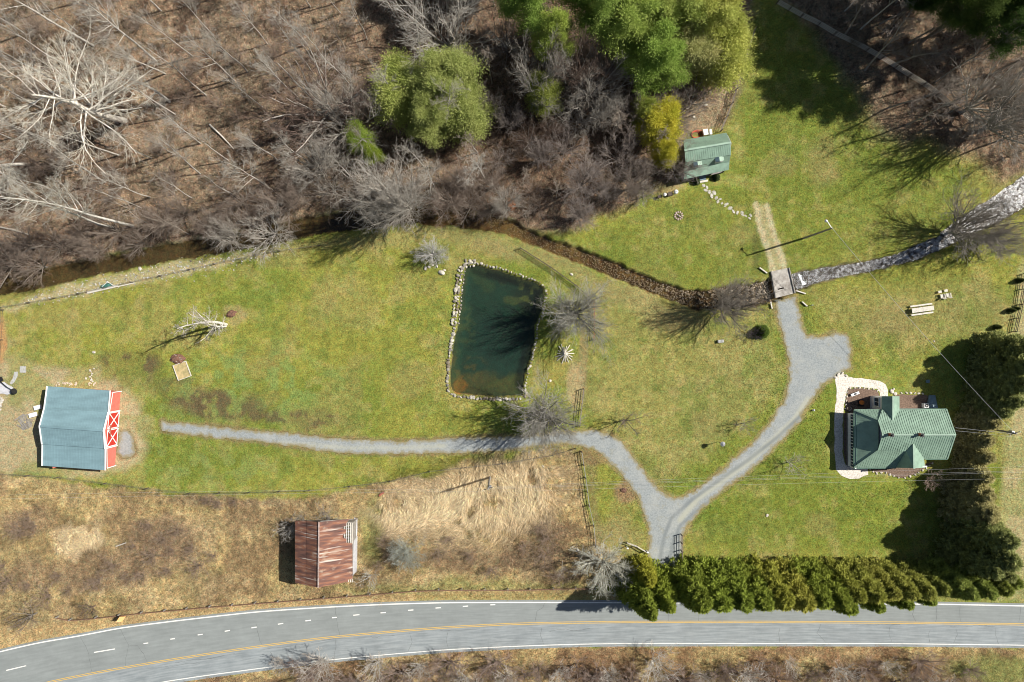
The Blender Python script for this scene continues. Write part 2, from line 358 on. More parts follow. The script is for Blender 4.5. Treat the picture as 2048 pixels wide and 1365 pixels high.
# woods
wc = np.zeros_like(g); wc[:] = (.185,.136,.10)
wc = lerp(wc, (.25,.18,.125), sstep(.45, .62, n2)*.8); wc = lerp(wc, (.095,.062,.048), sstep(.5, .66, n3)*.7)
wc = lerp(wc, (.22,.17,.12), sstep(.5, .6, n1)*.5)
wc = wc*(1.02+(n6-.5)*1.5)[..., None]
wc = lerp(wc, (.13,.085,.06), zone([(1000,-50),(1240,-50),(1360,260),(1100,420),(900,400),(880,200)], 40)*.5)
wc = lerp(wc, (.30,.235,.155), zone([(1380,180),(1470,170),(1440,265),(1360,260)], 12)*.7)
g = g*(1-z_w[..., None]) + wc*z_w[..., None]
# meadow
mc = np.zeros_like(g); mc[:] = (.34,.26,.135)
mc = lerp(mc, (.22,.155,.09), sstep(.47, .60, n2)*.75); mc = lerp(mc, (.36,.28,.165), sstep(.5, .65, fbm(GX, GY, .3, 77, 4))*.7)
mc = lerp(mc, (.21,.17,.08), sstep(.52, .62, fbm(GX, GY, .2, 88, 3))*.4)
for cx, cy, rx, ry, s in ((330,1075,80,50,.8),(60,1040,60,30,.7),(200,1140,110,45,.7),(60,1150,60,40,.6),(430,1000,130,12,.6),(300,1120,80,40,.5),(1100,1060,50,30,.7),(950,1120,90,30,.5),(1080,1115,90,30,.7),(800,1070,70,20,.4)):
    mc = lerp(mc, (.19,.135,.09), blob(cx, cy, rx, ry)*s)
mc = lerp(mc, (.25,.19,.12), blob(480,1050,200,30)*.3)
mc = lerp(mc, (.17,.19,.06), blob(745,1060,25,70)*.6)
mc = lerp(mc, (.19,.20,.07), zone([(640,1178),(900,1160),(1150,1165),(1180,1185),(800,1190)], 10)*.6)
mc = mc*(1.1+(n6-.5)*1.1)[..., None]
mc = lerp(mc, (.78,.64,.43), z_st*.95)
mc = lerp(mc, (.27,.16,.10), z_s*.5*sstep(.35, .6, n2))
mc = lerp(mc, (.12,.08,.06), z_s*sstep(.5, .62, n3)*.6*sstep(1320,1345,py))
mc = lerp(mc, (.24,.25,.09), blob(2010,1340,120,35)*.9)
g = g*(1-z_me[..., None]) + mc*z_me[..., None]
g = lerp(g, (.42,.31,.165), zone(VERGE, 5, 2)*.8)
g = lerp(g, (.27,.24,.09), zone([(830,1190),(1200,1185),(1230,1205),(830,1206)], 5, 2)*.6)
# verge of the drives
d_dr = np.minimum(sdf(DRIVE, wx2, wy2), sdf(PAD, wx2, wy2))
g = lerp(g, (.235,.185,.10), (1-sstep(2, 9, d_dr))*.75)
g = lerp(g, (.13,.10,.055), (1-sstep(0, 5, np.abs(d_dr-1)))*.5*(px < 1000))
# creek bed and pond bed
dc, cw = linedist(CREEK, wx2, wy2); cwid = cw*(.85+.5*fbm(GX, GY, .3, 91, 2))
cb = 1 - sstep(cwid-2, cwid+4, dc)
bed = np.zeros_like(g); bed[:] = (.20,.14,.07)
bed = lerp(bed, (.10,.065,.04), sstep(.45, .6, n3)*.8); bed = lerp(bed, (.30,.27,.23), sstep(1560, 1600, px)*.55)
bed = lerp(bed, (.09,.065,.05), (1-sstep(1380, 1440, np.abs(px-1480)+1380-60+60))*0 + zone([(1380,570),(1545,545),(1560,620),(1400,640)], 10)*.7)
bed = lerp(bed, (.075,.062,.035), (1-sstep(700, 1040, px))*.75)
g = g*(1-cb[..., None]) + bed*cb[..., None]
pd = sdf(POND, wx2*.5+px*.5, wy2*.5+py*.5)
pcol = np.zeros_like(g); pcol[:] = (.026,.058,.044)
pcol = lerp(pcol, (.075,.095,.045), sstep(.5, .64, fbm(GX, GY, .16, 101, 4))*.55)
pcol = lerp(pcol, (.02,.055,.055), blob(1000,690,60,70)*.5)
alg = sstep(.50, .57, fbm(GX, GY, .55, 111, 4))
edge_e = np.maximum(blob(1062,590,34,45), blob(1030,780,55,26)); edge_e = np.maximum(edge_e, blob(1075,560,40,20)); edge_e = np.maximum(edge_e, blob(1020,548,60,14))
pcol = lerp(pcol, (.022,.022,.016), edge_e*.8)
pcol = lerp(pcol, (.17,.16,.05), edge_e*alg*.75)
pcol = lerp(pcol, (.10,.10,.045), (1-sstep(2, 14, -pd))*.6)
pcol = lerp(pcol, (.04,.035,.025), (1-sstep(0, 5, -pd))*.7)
pcol = lerp(pcol, (.62,.17,.02), blob(922,766,17,17)*sstep(.40, .52, fbm(GX, GY, .9, 121, 3))*.95)
pcol = lerp(pcol, (.17,.115,.04), blob(950,770,75,30)*.55*sstep(.3,.6,n2)); pcol = lerp(pcol, (.20,.12,.04), blob(935,745,45,40)*.5*sstep(.35, .6, n3)); pcol = lerp(pcol, (.10,.085,.035), blob(1000,780,60,22)*.5); pcol = lerp(pcol, (.12,.12,.05), blob(935,650,16,45)*.45*sstep(.4,.6,n3)); pcol = lerp(pcol, (.14,.13,.05), blob(1025,600,22,12)*.6)
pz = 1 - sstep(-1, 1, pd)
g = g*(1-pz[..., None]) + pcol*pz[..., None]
# heights
zz = (n2-.5)*.12*(1-z_w)*(1-z_me) + z_w*((n2-.5)*.9 + (n3-.5)*.35) + z_me*((fbm(GX, GY, .5, 131, 4)-.5)*.5)
ang = fbm(GX, GY, .06, 141, 3)*9
flow = fbm(GX*np.cos(ang)*1.0+GY*np.sin(ang), (GY*np.cos(ang)-GX*np.sin(ang))*.22, 1.5, 151, 4)
zz += z_st*(flow-.5)*1.3 + z_st*(fbm(GX, GY, .8, 221, 3)-.5)*.6
dro = sdf(DRIVE, px, py); zz *= sstep(-2, 20, dro)
flat = np.ones_like(zz)
for q in ([(1660,740),(1920,740),(1920,970),(1660,970)], [(60,760),(280,760),(280,960),(60,960)], [(1350,255),(1480,255),(1480,380),(1350,380)]):
    flat *= sstep(0, 18, sdf(q, px, py))
zz *= flat
pave = np.minimum(1, 1)
road_d = np.minimum(np.abs(np.minimum(0, 0)), 0)
bank = 1 - sstep(cwid-1, cwid+4+6*(n3-.5), dc)
zz = zz*(1-bank) - bank*(.95 + (n3-.5)*.35)
zz = zz*(1-pz) + pz*(-.30-1.1*sstep(0, 22, -pd)) 
far = sstep(95, 140, np.maximum(np.abs(GX), np.abs(GY)*1.4)); zz *= (1-far)

# road outlines
def interp_line(pts, xs):
    p = np.array(pts, float); return np.interp(xs, p[:,0], p[:,1])
UP = [(-1400,1720),(-700,1500),(-300,1390),(-100,1331),(0,1303.5),(80,1285),(160,1272),(241,1256),(330,1244.5),(420,1234),(512,1224),(590,1218.5),(672,1213.5),(780,1208.5),(886,1205.5),(1024,1205),(1280,1205.5),(1536,1207),(1884,1208.6),(2048,1212),(2300,1220),(3400,1300)]
YE = [(-1400,1860),(-700,1640),(-300,1500),(-100,1424),(0,1392),(99,1364),(187,1346.5),(254,1334.5),(340,1320),(420,1307.5),(512,1294),(600,1282),(678,1273),(806,1261.5),(900,1254.5),(1024,1248),(1140,1245.5),(1265,1244),(1536,1244),(1800,1245.5),(2048,1249),(2300,1257),(3400,1338)]
LO = [(-1400,1950),(-700,1720),(-300,1570),(-100,1490),(0,1450),(160,1400),(324,1364),(420,1350),(512,1338),(600,1326.5),(678,1318),(800,1307),(900,1299),(1024,1293),(1120,1289.5),(1211,1287.5),(1536,1287),(1800,1287.5),(2048,1290.5),(2300,1299),(3400,1380)]
xs_all = np.concatenate([np.arange(-1400, -200, 40), np.arange(-200, 2300, 8), np.arange(2300, 3400, 40)]).astype(float)
def smooth_y(pts):
    y = interp_line(pts, xs_all); 
    for _ in range(14): y[1:-1] = (y[:-2]+2*y[1:-1]+y[2:])/4
    return y
yU, yY, yL = smooth_y(UP), smooth_y(YE), smooth_y(LO)
iu = np.interp(px, xs_all, yU-6); il = np.interp(px, xs_all, yL+6)
onroad = sstep(-8, 4, py-iu)*sstep(-8, 4, il-py)
zz = zz*(1-onroad) + 0*onroad
contrast = .8 + .3*z_w + .3*z_me + .15*z_st - .25*pz - .1*cb

def grid_mesh(name, X, Y, Z, mask_faces=None):
    ny, nx = X.shape; idx = np.arange(nx*ny).reshape(ny, nx)
    f = np.stack([idx[:-1,:-1], idx[:-1,1:], idx[1:,1:], idx[1:,:-1]], -1)
    if mask_faces is not None: f = f[mask_faces]
    f = f.reshape(-1, 4)
    V = np.stack([X, Y, Z], -1).reshape(-1, 3)
    used = None
    if mask_faces is not None:
        used = np.unique(f); rem = np.full(len(V), -1); rem[used] = np.arange(len(used)); f = rem[f]; V = V[used]
    return np_mesh(name, V, f), used
def np_mesh(name, V, F):
    me = bpy.data.meshes.new(name); n = len(V); k = F.shape[1]
    me.vertices.add(n); me.vertices.foreach_set("co", np.ascontiguousarray(V, np.float32).ravel())
    me.loops.add(F.size); me.loops.foreach_set("vertex_index", np.ascontiguousarray(F, np.int32).ravel())
    me.polygons.add(len(F)); me.polygons.foreach_set("loop_start", np.arange(0, F.size, k, dtype=np.int32))
    me.update(calc_edges=True); return me
def set_col(me, name, C):
    a = me.attributes.new(name, 'FLOAT_COLOR', 'POINT'); C = np.ascontiguousarray(C, np.float32)
    if C.shape[-1] == 3: C = np.concatenate([C, np.ones(C.shape[:-1]+(1,), np.float32)], -1)
    a.data.foreach_set("color", C.ravel())
gme, _ = grid_mesh("ground", GX, GY, zz)
set_col(gme, "albedo", np.concatenate([g, np.clip(contrast, 0, 1.2)[..., None]], -1).reshape(-1, 4))
gme.shade_smooth()
def ground_mat():
    m = bpy.data.materials.new("ground_cover"); m.use_nodes = True; nt = m.node_tree; L = nt.links
    b = nt.nodes["Principled BSDF"]; b.inputs["Roughness"].default_value = .95; b.inputs["Specular IOR Level"].default_value = .1
    at = nd(nt, "ShaderNodeAttribute", attribute_name="albedo"); tc = nd(nt, "ShaderNodeTexCoord")
    def noise(s, det=3, rg=.6):
        n = nd(nt, "ShaderNodeTexNoise"); n.inputs["Scale"].default_value = s; n.inputs["Detail"].default_value = det; n.inputs["Roughness"].default_value = rg
        L.new(tc.outputs["Object"], n.inputs["Vector"]); return n
    def rng(n, a, c, lo, hi):
        r = nd(nt, "ShaderNodeMapRange"); r.inputs[1].default_value = a; r.inputs[2].default_value = c; r.inputs[3].default_value = lo; r.inputs[4].default_value = hi
        L.new(n, r.inputs[0]); return r.outputs[0]
    a = noise(4.2, 5, .9); c = noise(.8, 5, .7)
    # value variation, scaled by contrast
    v = rng(a.outputs[0], .34, .66, -.8, .8); v2 = rng(c.outputs[0], .35, .65, -.22, .22)
    s = nd(nt, "ShaderNodeMath", operation='ADD'); L.new(v, s.inputs[0]); L.new(v2, s.inputs[1])
    k = nd(nt, "ShaderNodeMath", operation='MULTIPLY'); L.new(s.outputs[0], k.inputs[0]); L.new(at.outputs["Alpha"], k.inputs[1])
    e = nd(nt, "ShaderNodeMath", operation='ADD'); L.new(k.outputs[0], e.inputs[0]); e.inputs[1].default_value = 1.0
    sc_ = nd(nt, "ShaderNodeVectorMath", operation='SCALE'); L.new(at.outputs["Color"], sc_.inputs[0]); L.new(e.outputs[0], sc_.inputs[3])
    # hue drift: warm or cool tint by another noise
    h = noise(1.7, 5, .8); hr = rng(h.outputs[0], .38, .62, 0, 1)
    tint = nd(nt, "ShaderNodeMix", data_type='RGBA'); tint.inputs[6].default_value = (1.17,.97,.86,1); tint.inputs[7].default_value = (.85,1.04,.95,1); L.new(hr, tint.inputs[0])
    mu = nd(nt, "ShaderNodeVectorMath", operation='MULTIPLY'); L.new(sc_.outputs[0], mu.inputs[0]); L.new(tint.outputs[2], mu.inputs[1])
    L.new(mu.outputs[0], b.inputs["Base Color"])
    bn = noise(5, 4, .7); bp = nd(nt, "ShaderNodeBump"); bp.inputs["Distance"].default_value = .10; bp.inputs["Strength"].default_value = .8
    L.new(bn.outputs[0], bp.inputs["Height"]); L.new(bp.outputs[0], b.inputs["Normal"]); return m
gme.materials.append(ground_mat())
tag(link_mesh("ground", gme), kind='structure')
def gz(x, y):
    i = np.searchsorted(gy, y)-1; j = np.searchsorted(gx, x)-1
    i = int(np.clip(i, 0, len(gy)-2)); j = int(np.clip(j, 0, len(gx)-2))
    return float(zz[i:i+2, j:j+2].mean())
def G(px_, py_):
    p = P(px_, py_); p.z = gz(p.x, p.y); return p

# sheets that lie on the ground grid
def patch(name, poly, lift, m, cell=.3, z=None, jit=0, attr=None):
    pts = [P(a, b) for a, b in poly]; pw = [(p.x, p.y) for p in pts]
    if jit:
        # subdivide and jitter the outline so that it wanders like a real edge
        out = []; rs = np.random.RandomState(len(poly))
        for i in range(len(pw)):
            a, b = np.array(pw[i]), np.array(pw[(i+1) % len(pw)]); n = max(1, int(np.hypot(*(b-a))/.6))
            for t in range(n): out.append(tuple(a+(b-a)*t/n + rs.randn(2)*jit))
        pw = out
    A = np.array(pw); xs = np.arange(A[:,0].min()-cell, A[:,0].max()+2*cell, cell); ys = np.arange(A[:,1].min()-cell, A[:,1].max()+2*cell, cell)
    X, Y = np.meshgrid(xs, ys); d, nx, ny = sdf(pw, X, Y, True)
    ins = d <= 0; fm = ins[:-1,:-1] | ins[1:,:-1] | ins[:-1,1:] | ins[1:,1:]
    X2 = np.where(ins, X, nx); Y2 = np.where(ins, Y, ny)
    if z is None:
        Z = np.vectorize(gz)(X2, Y2)+lift
    else: Z = np.full(X.shape, z)
    me, used = grid_mesh(name, X2, Y2, Z, fm)
    if attr is not None: set_col(me, "edge", np.repeat(np.clip(-d, 0, 5).reshape(-1, 1)[used], 3, 1))
    me.materials.append(m); o = link_mesh(name, me); return o

def gravel_mat():
    m = bpy.data.materials.new("blue_grey_gravel"); m.use_nodes = True; nt = m.node_tree; L = nt.links
    b = nt.nodes["Principled BSDF"]; b.inputs["Roughness"].default_value = .95; b.inputs["Specular IOR Level"].default_value = .15
    tc = nd(nt, "ShaderNodeTexCoord"); at = nd(nt, "ShaderNodeAttribute", attribute_name="edge"); tk = nd(nt, "ShaderNodeAttribute", attribute_name="track")
    def noise(s, det=4, rg=.7):
        n = nd(nt, "ShaderNodeTexNoise"); n.inputs["Scale"].default_value = s; n.inputs["Detail"].default_value = det; n.inputs["Roughness"].default_value = rg
        L.new(tc.outputs["Object"], n.inputs["Vector"]); return n
    def mp(x, a, c, lo=0, hi=1):
        r = nd(nt, "ShaderNodeMapRange"); r.inputs[1].default_value = a; r.inputs[2].default_value = c; r.inputs[3].default_value = lo; r.inputs[4].default_value = hi; L.new(x, r.inputs[0]); return r.outputs[0]
    def mix(f, a, c):
        x = nd(nt, "ShaderNodeMix", data_type='RGBA'); L.new(f, x.inputs[0])
        for i, q in ((6, a), (7, c)):
            if isinstance(q, tuple): x.inputs[i].default_value = (*q, 1)
            else: L.new(q, x.inputs[i])
        return x.outputs[2]
    base = mix(mp(noise(3.5, 6, .85).outputs[0], .33, .67), (.37,.395,.39), (.18,.20,.205))
    base = mix(mp(noise(.35).outputs[0], .45, .7, 0, .45), base, (.42,.42,.38))
    base = mix(mp(noise(.5, 5).outputs[0], .56, .68, 0, .4), base, (.28,.25,.15))
    # strip of weeds and wheel ruts stored per vertex
    base = mix(tk.outputs["Fac"], base, (.40,.40,.32)); rt_ = nd(nt, "ShaderNodeAttribute", attribute_name="rut"); base = mix(rt_.outputs["Fac"], base, (.17,.19,.195))
    sub = nd(nt, "ShaderNodeMath", operation='ADD'); L.new(at.outputs["Fac"], sub.inputs[0]); L.new(mp(noise(1.3, 4).outputs[0], .3, .7, -.35, .35), sub.inputs[1])
    base = mix(mp(sub.outputs[0], .05, .55, .9, 0), base, (.25,.215,.115))
    L.new(base, b.inputs["Base Color"])
    bp = nd(nt, "ShaderNodeBump"); bp.inputs["Distance"].default_value = .05; L.new(noise(7).outputs[0], bp.inputs["Height"]); L.new(bp.outputs[0], b.inputs["Normal"]); return m
M['gravel'] = gravel_mat()
dr = patch("driveway", DRIVE, .03, M['gravel'], .25, jit=.13, attr=1); tag(dr, kind='structure')
me = dr.data; co = np.zeros(len(me.vertices)*3, np.float32); me.vertices.foreach_get("co", co); co = co.reshape(-1, 3)
vx, vy = co[:,0]/K+CX, CY-co[:,1]/K
weed = np.clip(1.3-linedist([(560,886,0),(700,896,0),(800,896,0),(870,893,0),(890,892,0)], vx, vy)[0]/5, 0, 1)*.75
mid_ = np.clip(1.4-linedist([(1690,800,0),(1615,800,0),(1590,838,0),(1555,872,0),(1500,922,0),(1440,965,0),(1395,998,0),(1360,1040,0)], vx, vy)[0]/6, 0, 1)*.75
me.attributes.new("track", 'FLOAT', 'POINT').data.foreach_set("value", (weed*(np.random.RandomState(3).rand(len(vx))*.8+.2)+mid_*(vx < 1640)).astype(np.float32))
rl = [(1690,800,0),(1640,812,0),(1600,850,0),(1562,885,0),(1505,930,0),(1440,975,0),(1392,1010,0),(1352,1045,0),(1338,1080,0),(1330,1120,0),(1328,1200,0)]
dr_ = np.minimum(linedist([(x-9, y-9, 0) for x, y, _ in rl], vx, vy)[0], linedist([(x+8, y+7, 0) for x, y, _ in rl], vx, vy)[0])
me.attributes.new("rut", 'FLOAT', 'POINT').data.foreach_set("value", (np.clip(1.4-dr_/4, 0, 1)*.95*(.5+.5*fbm(co[:,0], co[:,1], .4, 201, 3))).astype(np.float32))
tag(patch("gravel_pad", PAD, .03, M['gravel'], .25, jit=.15, attr=1), kind='structure')
M['whitegravel'] = mat("white_gravel", (.76,.71,.64), .95, col2=(.42,.36,.29), scale=4, bump=.05, fac=(.42,.70))
M['mulch'] = mat("mulch", (.24,.165,.12), .95, col2=(.11,.075,.055), scale=4, bump=.04)
tag(patch("garden_path", GPATH, .02, M['whitegravel'], .25, jit=.05), kind='structure')
for q in ([(1696,778),(1716,777),(1753,780),(1758,788),(1759,830),(1705,828),(1690,822),(1694,790)], [(1688,826),(1712,826),(1712,935),(1692,928),(1687,905)],
          [(1739,936),(1850,930),(1869,922),(1851,937),(1828,949),(1807,956),(1793,954),(1768,944),(1750,946)], [(1790,789),(1851,791),(1868,800),(1868,822),(1790,822)]):
    tag(patch("mulch_bed", q, .035, M['mulch'], .3, jit=.05), kind='structure')

# ------------------------------------------------------------------ road
def ribbon_between(y0, y1, z, xs=xs_all, n=5):
    t = np.linspace(0, 1, n); Xp = np.repeat(xs[:, None], n, 1); Yp = y0[:, None]*(1-t)+y1[:, None]*t
    X = (Xp-CX)*K; Y = (CY-Yp)*K; return X.T[::-1], Y.T[::-1], np.full(X.T.shape, z)
def asphalt(name, c1, c2, band):
    m = bpy.data.materials.new(name); m.use_nodes = True; nt = m.node_tree; L = nt.links
    b = nt.nodes["Principled BSDF"]; b.inputs["Roughness"].default_value = .85; b.inputs["Specular IOR Level"].default_value = .25
    at = nd(nt, "ShaderNodeAttribute", attribute_name="lane"); tc = nd(nt, "ShaderNodeTexCoord")
    mp = nd(nt, "ShaderNodeMapping"); mp.inputs["Scale"].default_value = (.02, 1.0, 1); L.new(at.outputs["Vector"], mp.inputs[0])
    n = nd(nt, "ShaderNodeTexNoise"); n.inputs["Scale"].default_value = 14; n.inputs["Detail"].default_value = 5; L.new(mp.outputs[0], n.inputs["Vector"])
    r = nd(nt, "ShaderNodeMapRange"); r.inputs[1].default_value = .35; r.inputs[2].default_value = .65; L.new(n.outputs[0], r.inputs[0])
    mx = nd(nt, "ShaderNodeMix", data_type='RGBA'); mx.inputs[6].default_value = (*c1, 1); mx.inputs[7].default_value = (*c2, 1); L.new(r.outputs[0], mx.inputs[0])
    n2 = nd(nt, "ShaderNodeTexNoise"); n2.inputs["Scale"].default_value = .25; n2.inputs["Detail"].default_value = 8; n2.inputs["Roughness"].default_value = .75; L.new(tc.outputs["Object"], n2.inputs["Vector"])
    r2 = nd(nt, "ShaderNodeMapRange"); r2.inputs[1].default_value = .3; r2.inputs[2].default_value = .7; r2.inputs[3].default_value = 1-band; r2.inputs[4].default_value = 1+band; L.new(n2.outputs[0], r2.inputs[0])
    s = nd(nt, "ShaderNodeVectorMath", operation='SCALE'); L.new(mx.outputs[2], s.inputs[0]); L.new(r2.outputs[0], s.inputs[3])
    L.new(s.outputs[0], b.inputs["Base Color"]); return m
def road_sheet(name, y0, y1, z, m, n=9):
    X, Y, Z = ribbon_between(y0, y1, z, n=n); me, _ = grid_mesh(name, X, Y, Z); 
    t = np.linspace(1, 0, n); C = np.zeros(X.shape+(3,)); C[..., 0] = X; C[..., 1] = t[:, None]; set_col(me, "lane", C.reshape(-1, 3))
    me.materials.append(m); return tag(link_mesh(name, me), kind='structure')
road_sheet("road", yU-5, yY+1, .055, asphalt("newer_asphalt", (.25,.27,.262), (.215,.233,.226), .10))
road_sheet("road", yY+1.02, yL+6, .052, asphalt("older_asphalt", (.29,.315,.32), (.205,.23,.238), .14))
M['whiteline'] = mat("white_road_paint", (.74,.73,.68), .7, col2=(.42,.43,.41), scale=3, fac=(.5,.85))
M['yellowline'] = mat("yellow_road_paint", (.62,.40,.10), .7, col2=(.42,.33,.20), scale=2.5, fac=(.45,.8))
def line_mb(ys, wd, z, x0=-1400, x1=3400):
    mb = MB(); idx = [i for i, x in enumerate(xs_all) if x0 <= x <= x1]
    pts = [P(xs_all[i], ys[i]) for i in idx]; vs = []; 
    for i, p in enumerate(pts):
        d = (pts[min(i+1, len(pts)-1)] - pts[max(i-1, 0)]).normalized(); nn = Vector((-d.y, d.x, 0))*wd/2
        vs += [(p.x+nn.x, p.y+nn.y, z), (p.x-nn.x, p.y-nn.y, z)]
    return mb.add(vs, [(2*i+1, 2*i+3, 2*i+2, 2*i) for i in range(len(pts)-1)])
rm = MB(); rm.v = []
for ys, wd in ((yU, .2), (yL, .14)):
    m_ = line_mb(ys, wd, .066); rm.add(m_.v, m_.f)
sc6 = 512/1915
for a, b, c, d_ in [(13,1341,53,1331.5),(188.5,1305,230.5,1298)] + [(x0*sc6, 1000+y0*sc6, x1*sc6, 1000+y1*sc6) for x0, y0, x1, y1 in ((1075,1075,1110,1070),(1275,1042,1310,1037),(1480,1010,1517,1005),(1682,983,1722,976),(1882,957,1922,951))] + \
    [(512+x0*sc6, 1000+y0*sc6, 512+x1*sc6, 1000+y1*sc6) for x0, y0, x1, y1 in ((165,930,205,923),(370,905,412,900),(570,882,605,878),(728,863,775,858),(932,845,972,842),(1138,826,1178,823),(1343,809,1384,806),(1547,797,1587,794),(1753,785,1790,783))]:
    p, q = P(a, b), P(c, d_); dd = (q-p).normalized(); nn = Vector((-dd.y, dd.x, 0))*.09
    rm.add([(p.x-nn.x, p.y-nn.y, .066), (q.x-nn.x, q.y-nn.y, .066), (q.x+nn.x, q.y+nn.y, .066), (p.x+nn.x, p.y+nn.y, .066)], [(0,1,2,3)])
tag(rm.build("road_marking", M['whiteline']), kind='structure')
ym = MB()
for off in (-1.6, 1.4):
    m_ = line_mb(yY+off, .11, .070); ym.add(m_.v, m_.f)
tag(ym.build("road_marking", M['yellowline']), kind='structure')
# cracks: narrow sealed lines across the lanes
ck = MB(); rs = np.random.RandomState(4)
def crack(pts, wd=.036, z=.062):
    w_ = [P(*p) for p in pts]; fine = []
    for a, b in zip(w_[:-1], w_[1:]):
        n = max(2, int((b-a).length/.5))
        for t in range(n): fine.append(a.lerp(b, t/n) + Vector((rs.randn()*.05, rs.randn()*.05, 0)))
    fine.append(w_[-1])
    vs = []
    for i, p in enumerate(fine):
        d = (fine[min(i+1, len(fine)-1)] - fine[max(i-1, 0)]); d = d.normalized() if d.length > 0 else Vector((1,0,0)); nn = Vector((-d.y, d.x, 0))*wd*(.3+.5*rs.rand())
        vs += [(p.x+nn.x, p.y+nn.y, z), (p.x-nn.x, p.y-nn.y, z)]
    ck.add(vs, [(2*i+1, 2*i+3, 2*i+2, 2*i) for i in range(len(fine)-1)])
crack([(160,1272),(172,1292),(178,1310),(184,1343)]); crack([(238,1256),(250,1275),(258,1291),(252,1315),(252,1333)]); crack([(258,1291),(275,1292),(288,1308),(295,1326)])
crack([(671,1214),(673,1240),(679,1272)]); crack([(512,1248),(518,1275),(525,1293)]); crack([(1089,1206),(1086,1215),(1074,1222),(1070,1245)]); crack([(1340,1206),(1337,1243)]); crack([(1398,1222),(1397,1242)])
for x in (540,672,820,896,1084,1560,1640,1780,1860,1912,1990):
    y0 = np.interp(x, xs_all, yY)+4; y1 = np.interp(x, xs_all, yL)-2; t = rs.rand()*.5
    crack([(x, y0+(y1-y0)*t*.5), (x+rs.randn()*3, (y0+y1)/2), (x+rs.randn()*4, y1)])
for x in (1830,1872,1920,2040): crack([(x, np.interp(x, xs_all, yU)+1), (x+rs.randn()*3, 1228), (x+rs.randn()*3, 1244)])
for x0, x1, o in ((520,600,8),(620,700,5),(740,790,7),(330,400,14),(350,470,8),(880,960,6),(1100,1180,16),(1700,1800,4),(1900,1990,5)):
    crack([(x, np.interp(x, xs_all, yY)+o+rs.randn()*1.5) for x in np.linspace(x0, x1, 6)], .04)
tag(ck.build("road_crack", mat("crack_sealant", (.13,.14,.14), .9, var=.2)), kind='structure')

# ------------------------------------------------------------------ water
def water_mat(name, tint, bump, bscale, clear=.9, gloss=(.75,.85,.95), rough=.06):
    m = bpy.data.materials.new(name); m.use_nodes = True; nt = m.node_tree; L = nt.links
    nt.nodes.remove(nt.nodes["Principled BSDF"]); out = nt.nodes["Material Output"]
    t = nd(nt, "ShaderNodeBsdfTransparent"); t.inputs[0].default_value = (*tint, 1)
    gl = nd(nt, "ShaderNodeBsdfGlossy"); gl.inputs[0].default_value = (*gloss, 1); gl.inputs["Roughness"].default_value = rough
    df = nd(nt, "ShaderNodeBsdfDiffuse"); df.inputs[0].default_value = (*[c*.12 for c in tint], 1)
    m1 = nd(nt, "ShaderNodeMixShader"); m1.inputs[0].default_value = 1-clear; L.new(t.outputs[0], m1.inputs[1]); L.new(df.outputs[0], m1.inputs[2])
    fr = nd(nt, "ShaderNodeFresnel"); fr.inputs[0].default_value = 1.33
    tc = nd(nt, "ShaderNodeTexCoord"); n = nd(nt, "ShaderNodeTexNoise"); n.inputs["Scale"].default_value = bscale; n.inputs["Detail"].default_value = 3; L.new(tc.outputs["Object"], n.inputs["Vector"])
    bp = nd(nt, "ShaderNodeBump"); bp.inputs["Distance"].default_value = bump; L.new(n.outputs[0], bp.inputs["Height"])
    L.new(bp.outputs[0], gl.inputs["Normal"]); L.new(bp.outputs[0], fr.inputs["Normal"])
    m2 = nd(nt, "ShaderNodeMixShader"); L.new(fr.outputs[0], m2.inputs[0]); L.new(m1.outputs[0], m2.inputs[1]); L.new(gl.outputs[0], m2.inputs[2])
    L.new(m2.outputs[0], out.inputs[0]); return m
pond = patch("pond_water", [((x-990)*1.035+990, (y-665)*1.03+665) for x, y in POND], 0, water_mat("pond_water", (.66,.78,.70), .006, 1.2, .88, gloss=(.5,.6,.65)), .5, z=-.33); tag(pond, kind='structure')
def creek_sheet(name, seq, z, m, wmul=1.25):
    pts = [P(a, b) for a, b, _ in seq]; fine = []
    wv = [c*K*wmul for _, _, c in seq]
    for i in range(len(pts)-1):
        n = max(2, int((pts[i+1]-pts[i]).length/1.0))
        for t in range(n): fine.append((pts[i].lerp(pts[i+1], t/n), wv[i]+(wv[i+1]-wv[i])*t/n))
    fine.append((pts[-1], wv[-1])); n = 5; X = []; Y = []
    for i, (p, w_) in enumerate(fine):
        d = (fine[min(i+1, len(fine)-1)][0] - fine[max(i-1, 0)][0]).normalized()
        X.append([p.x - d.y*w_*s for s in np.linspace(1, -1, n)]); Y.append([p.y + d.x*w_*s for s in np.linspace(1, -1, n)])
    X = np.array(X).T[::-1]; Y = np.array(Y).T[::-1]; me, _ = grid_mesh(name, X, Y, np.full(X.shape, z)); me.materials.append(m)
    return tag(link_mesh(name, me), kind='structure')
creek_sheet("creek_water", CREEK[:25], -.62, water_mat("creek_water", (.84,.79,.66), .05, 2.2, .95, rough=.12), 1.2)
creek_sheet("creek_water", CREEK[24:], -.60, water_mat("riffle_water", (.92,.93,.93), .16, 2.6, .97, rough=.2), 1.15)

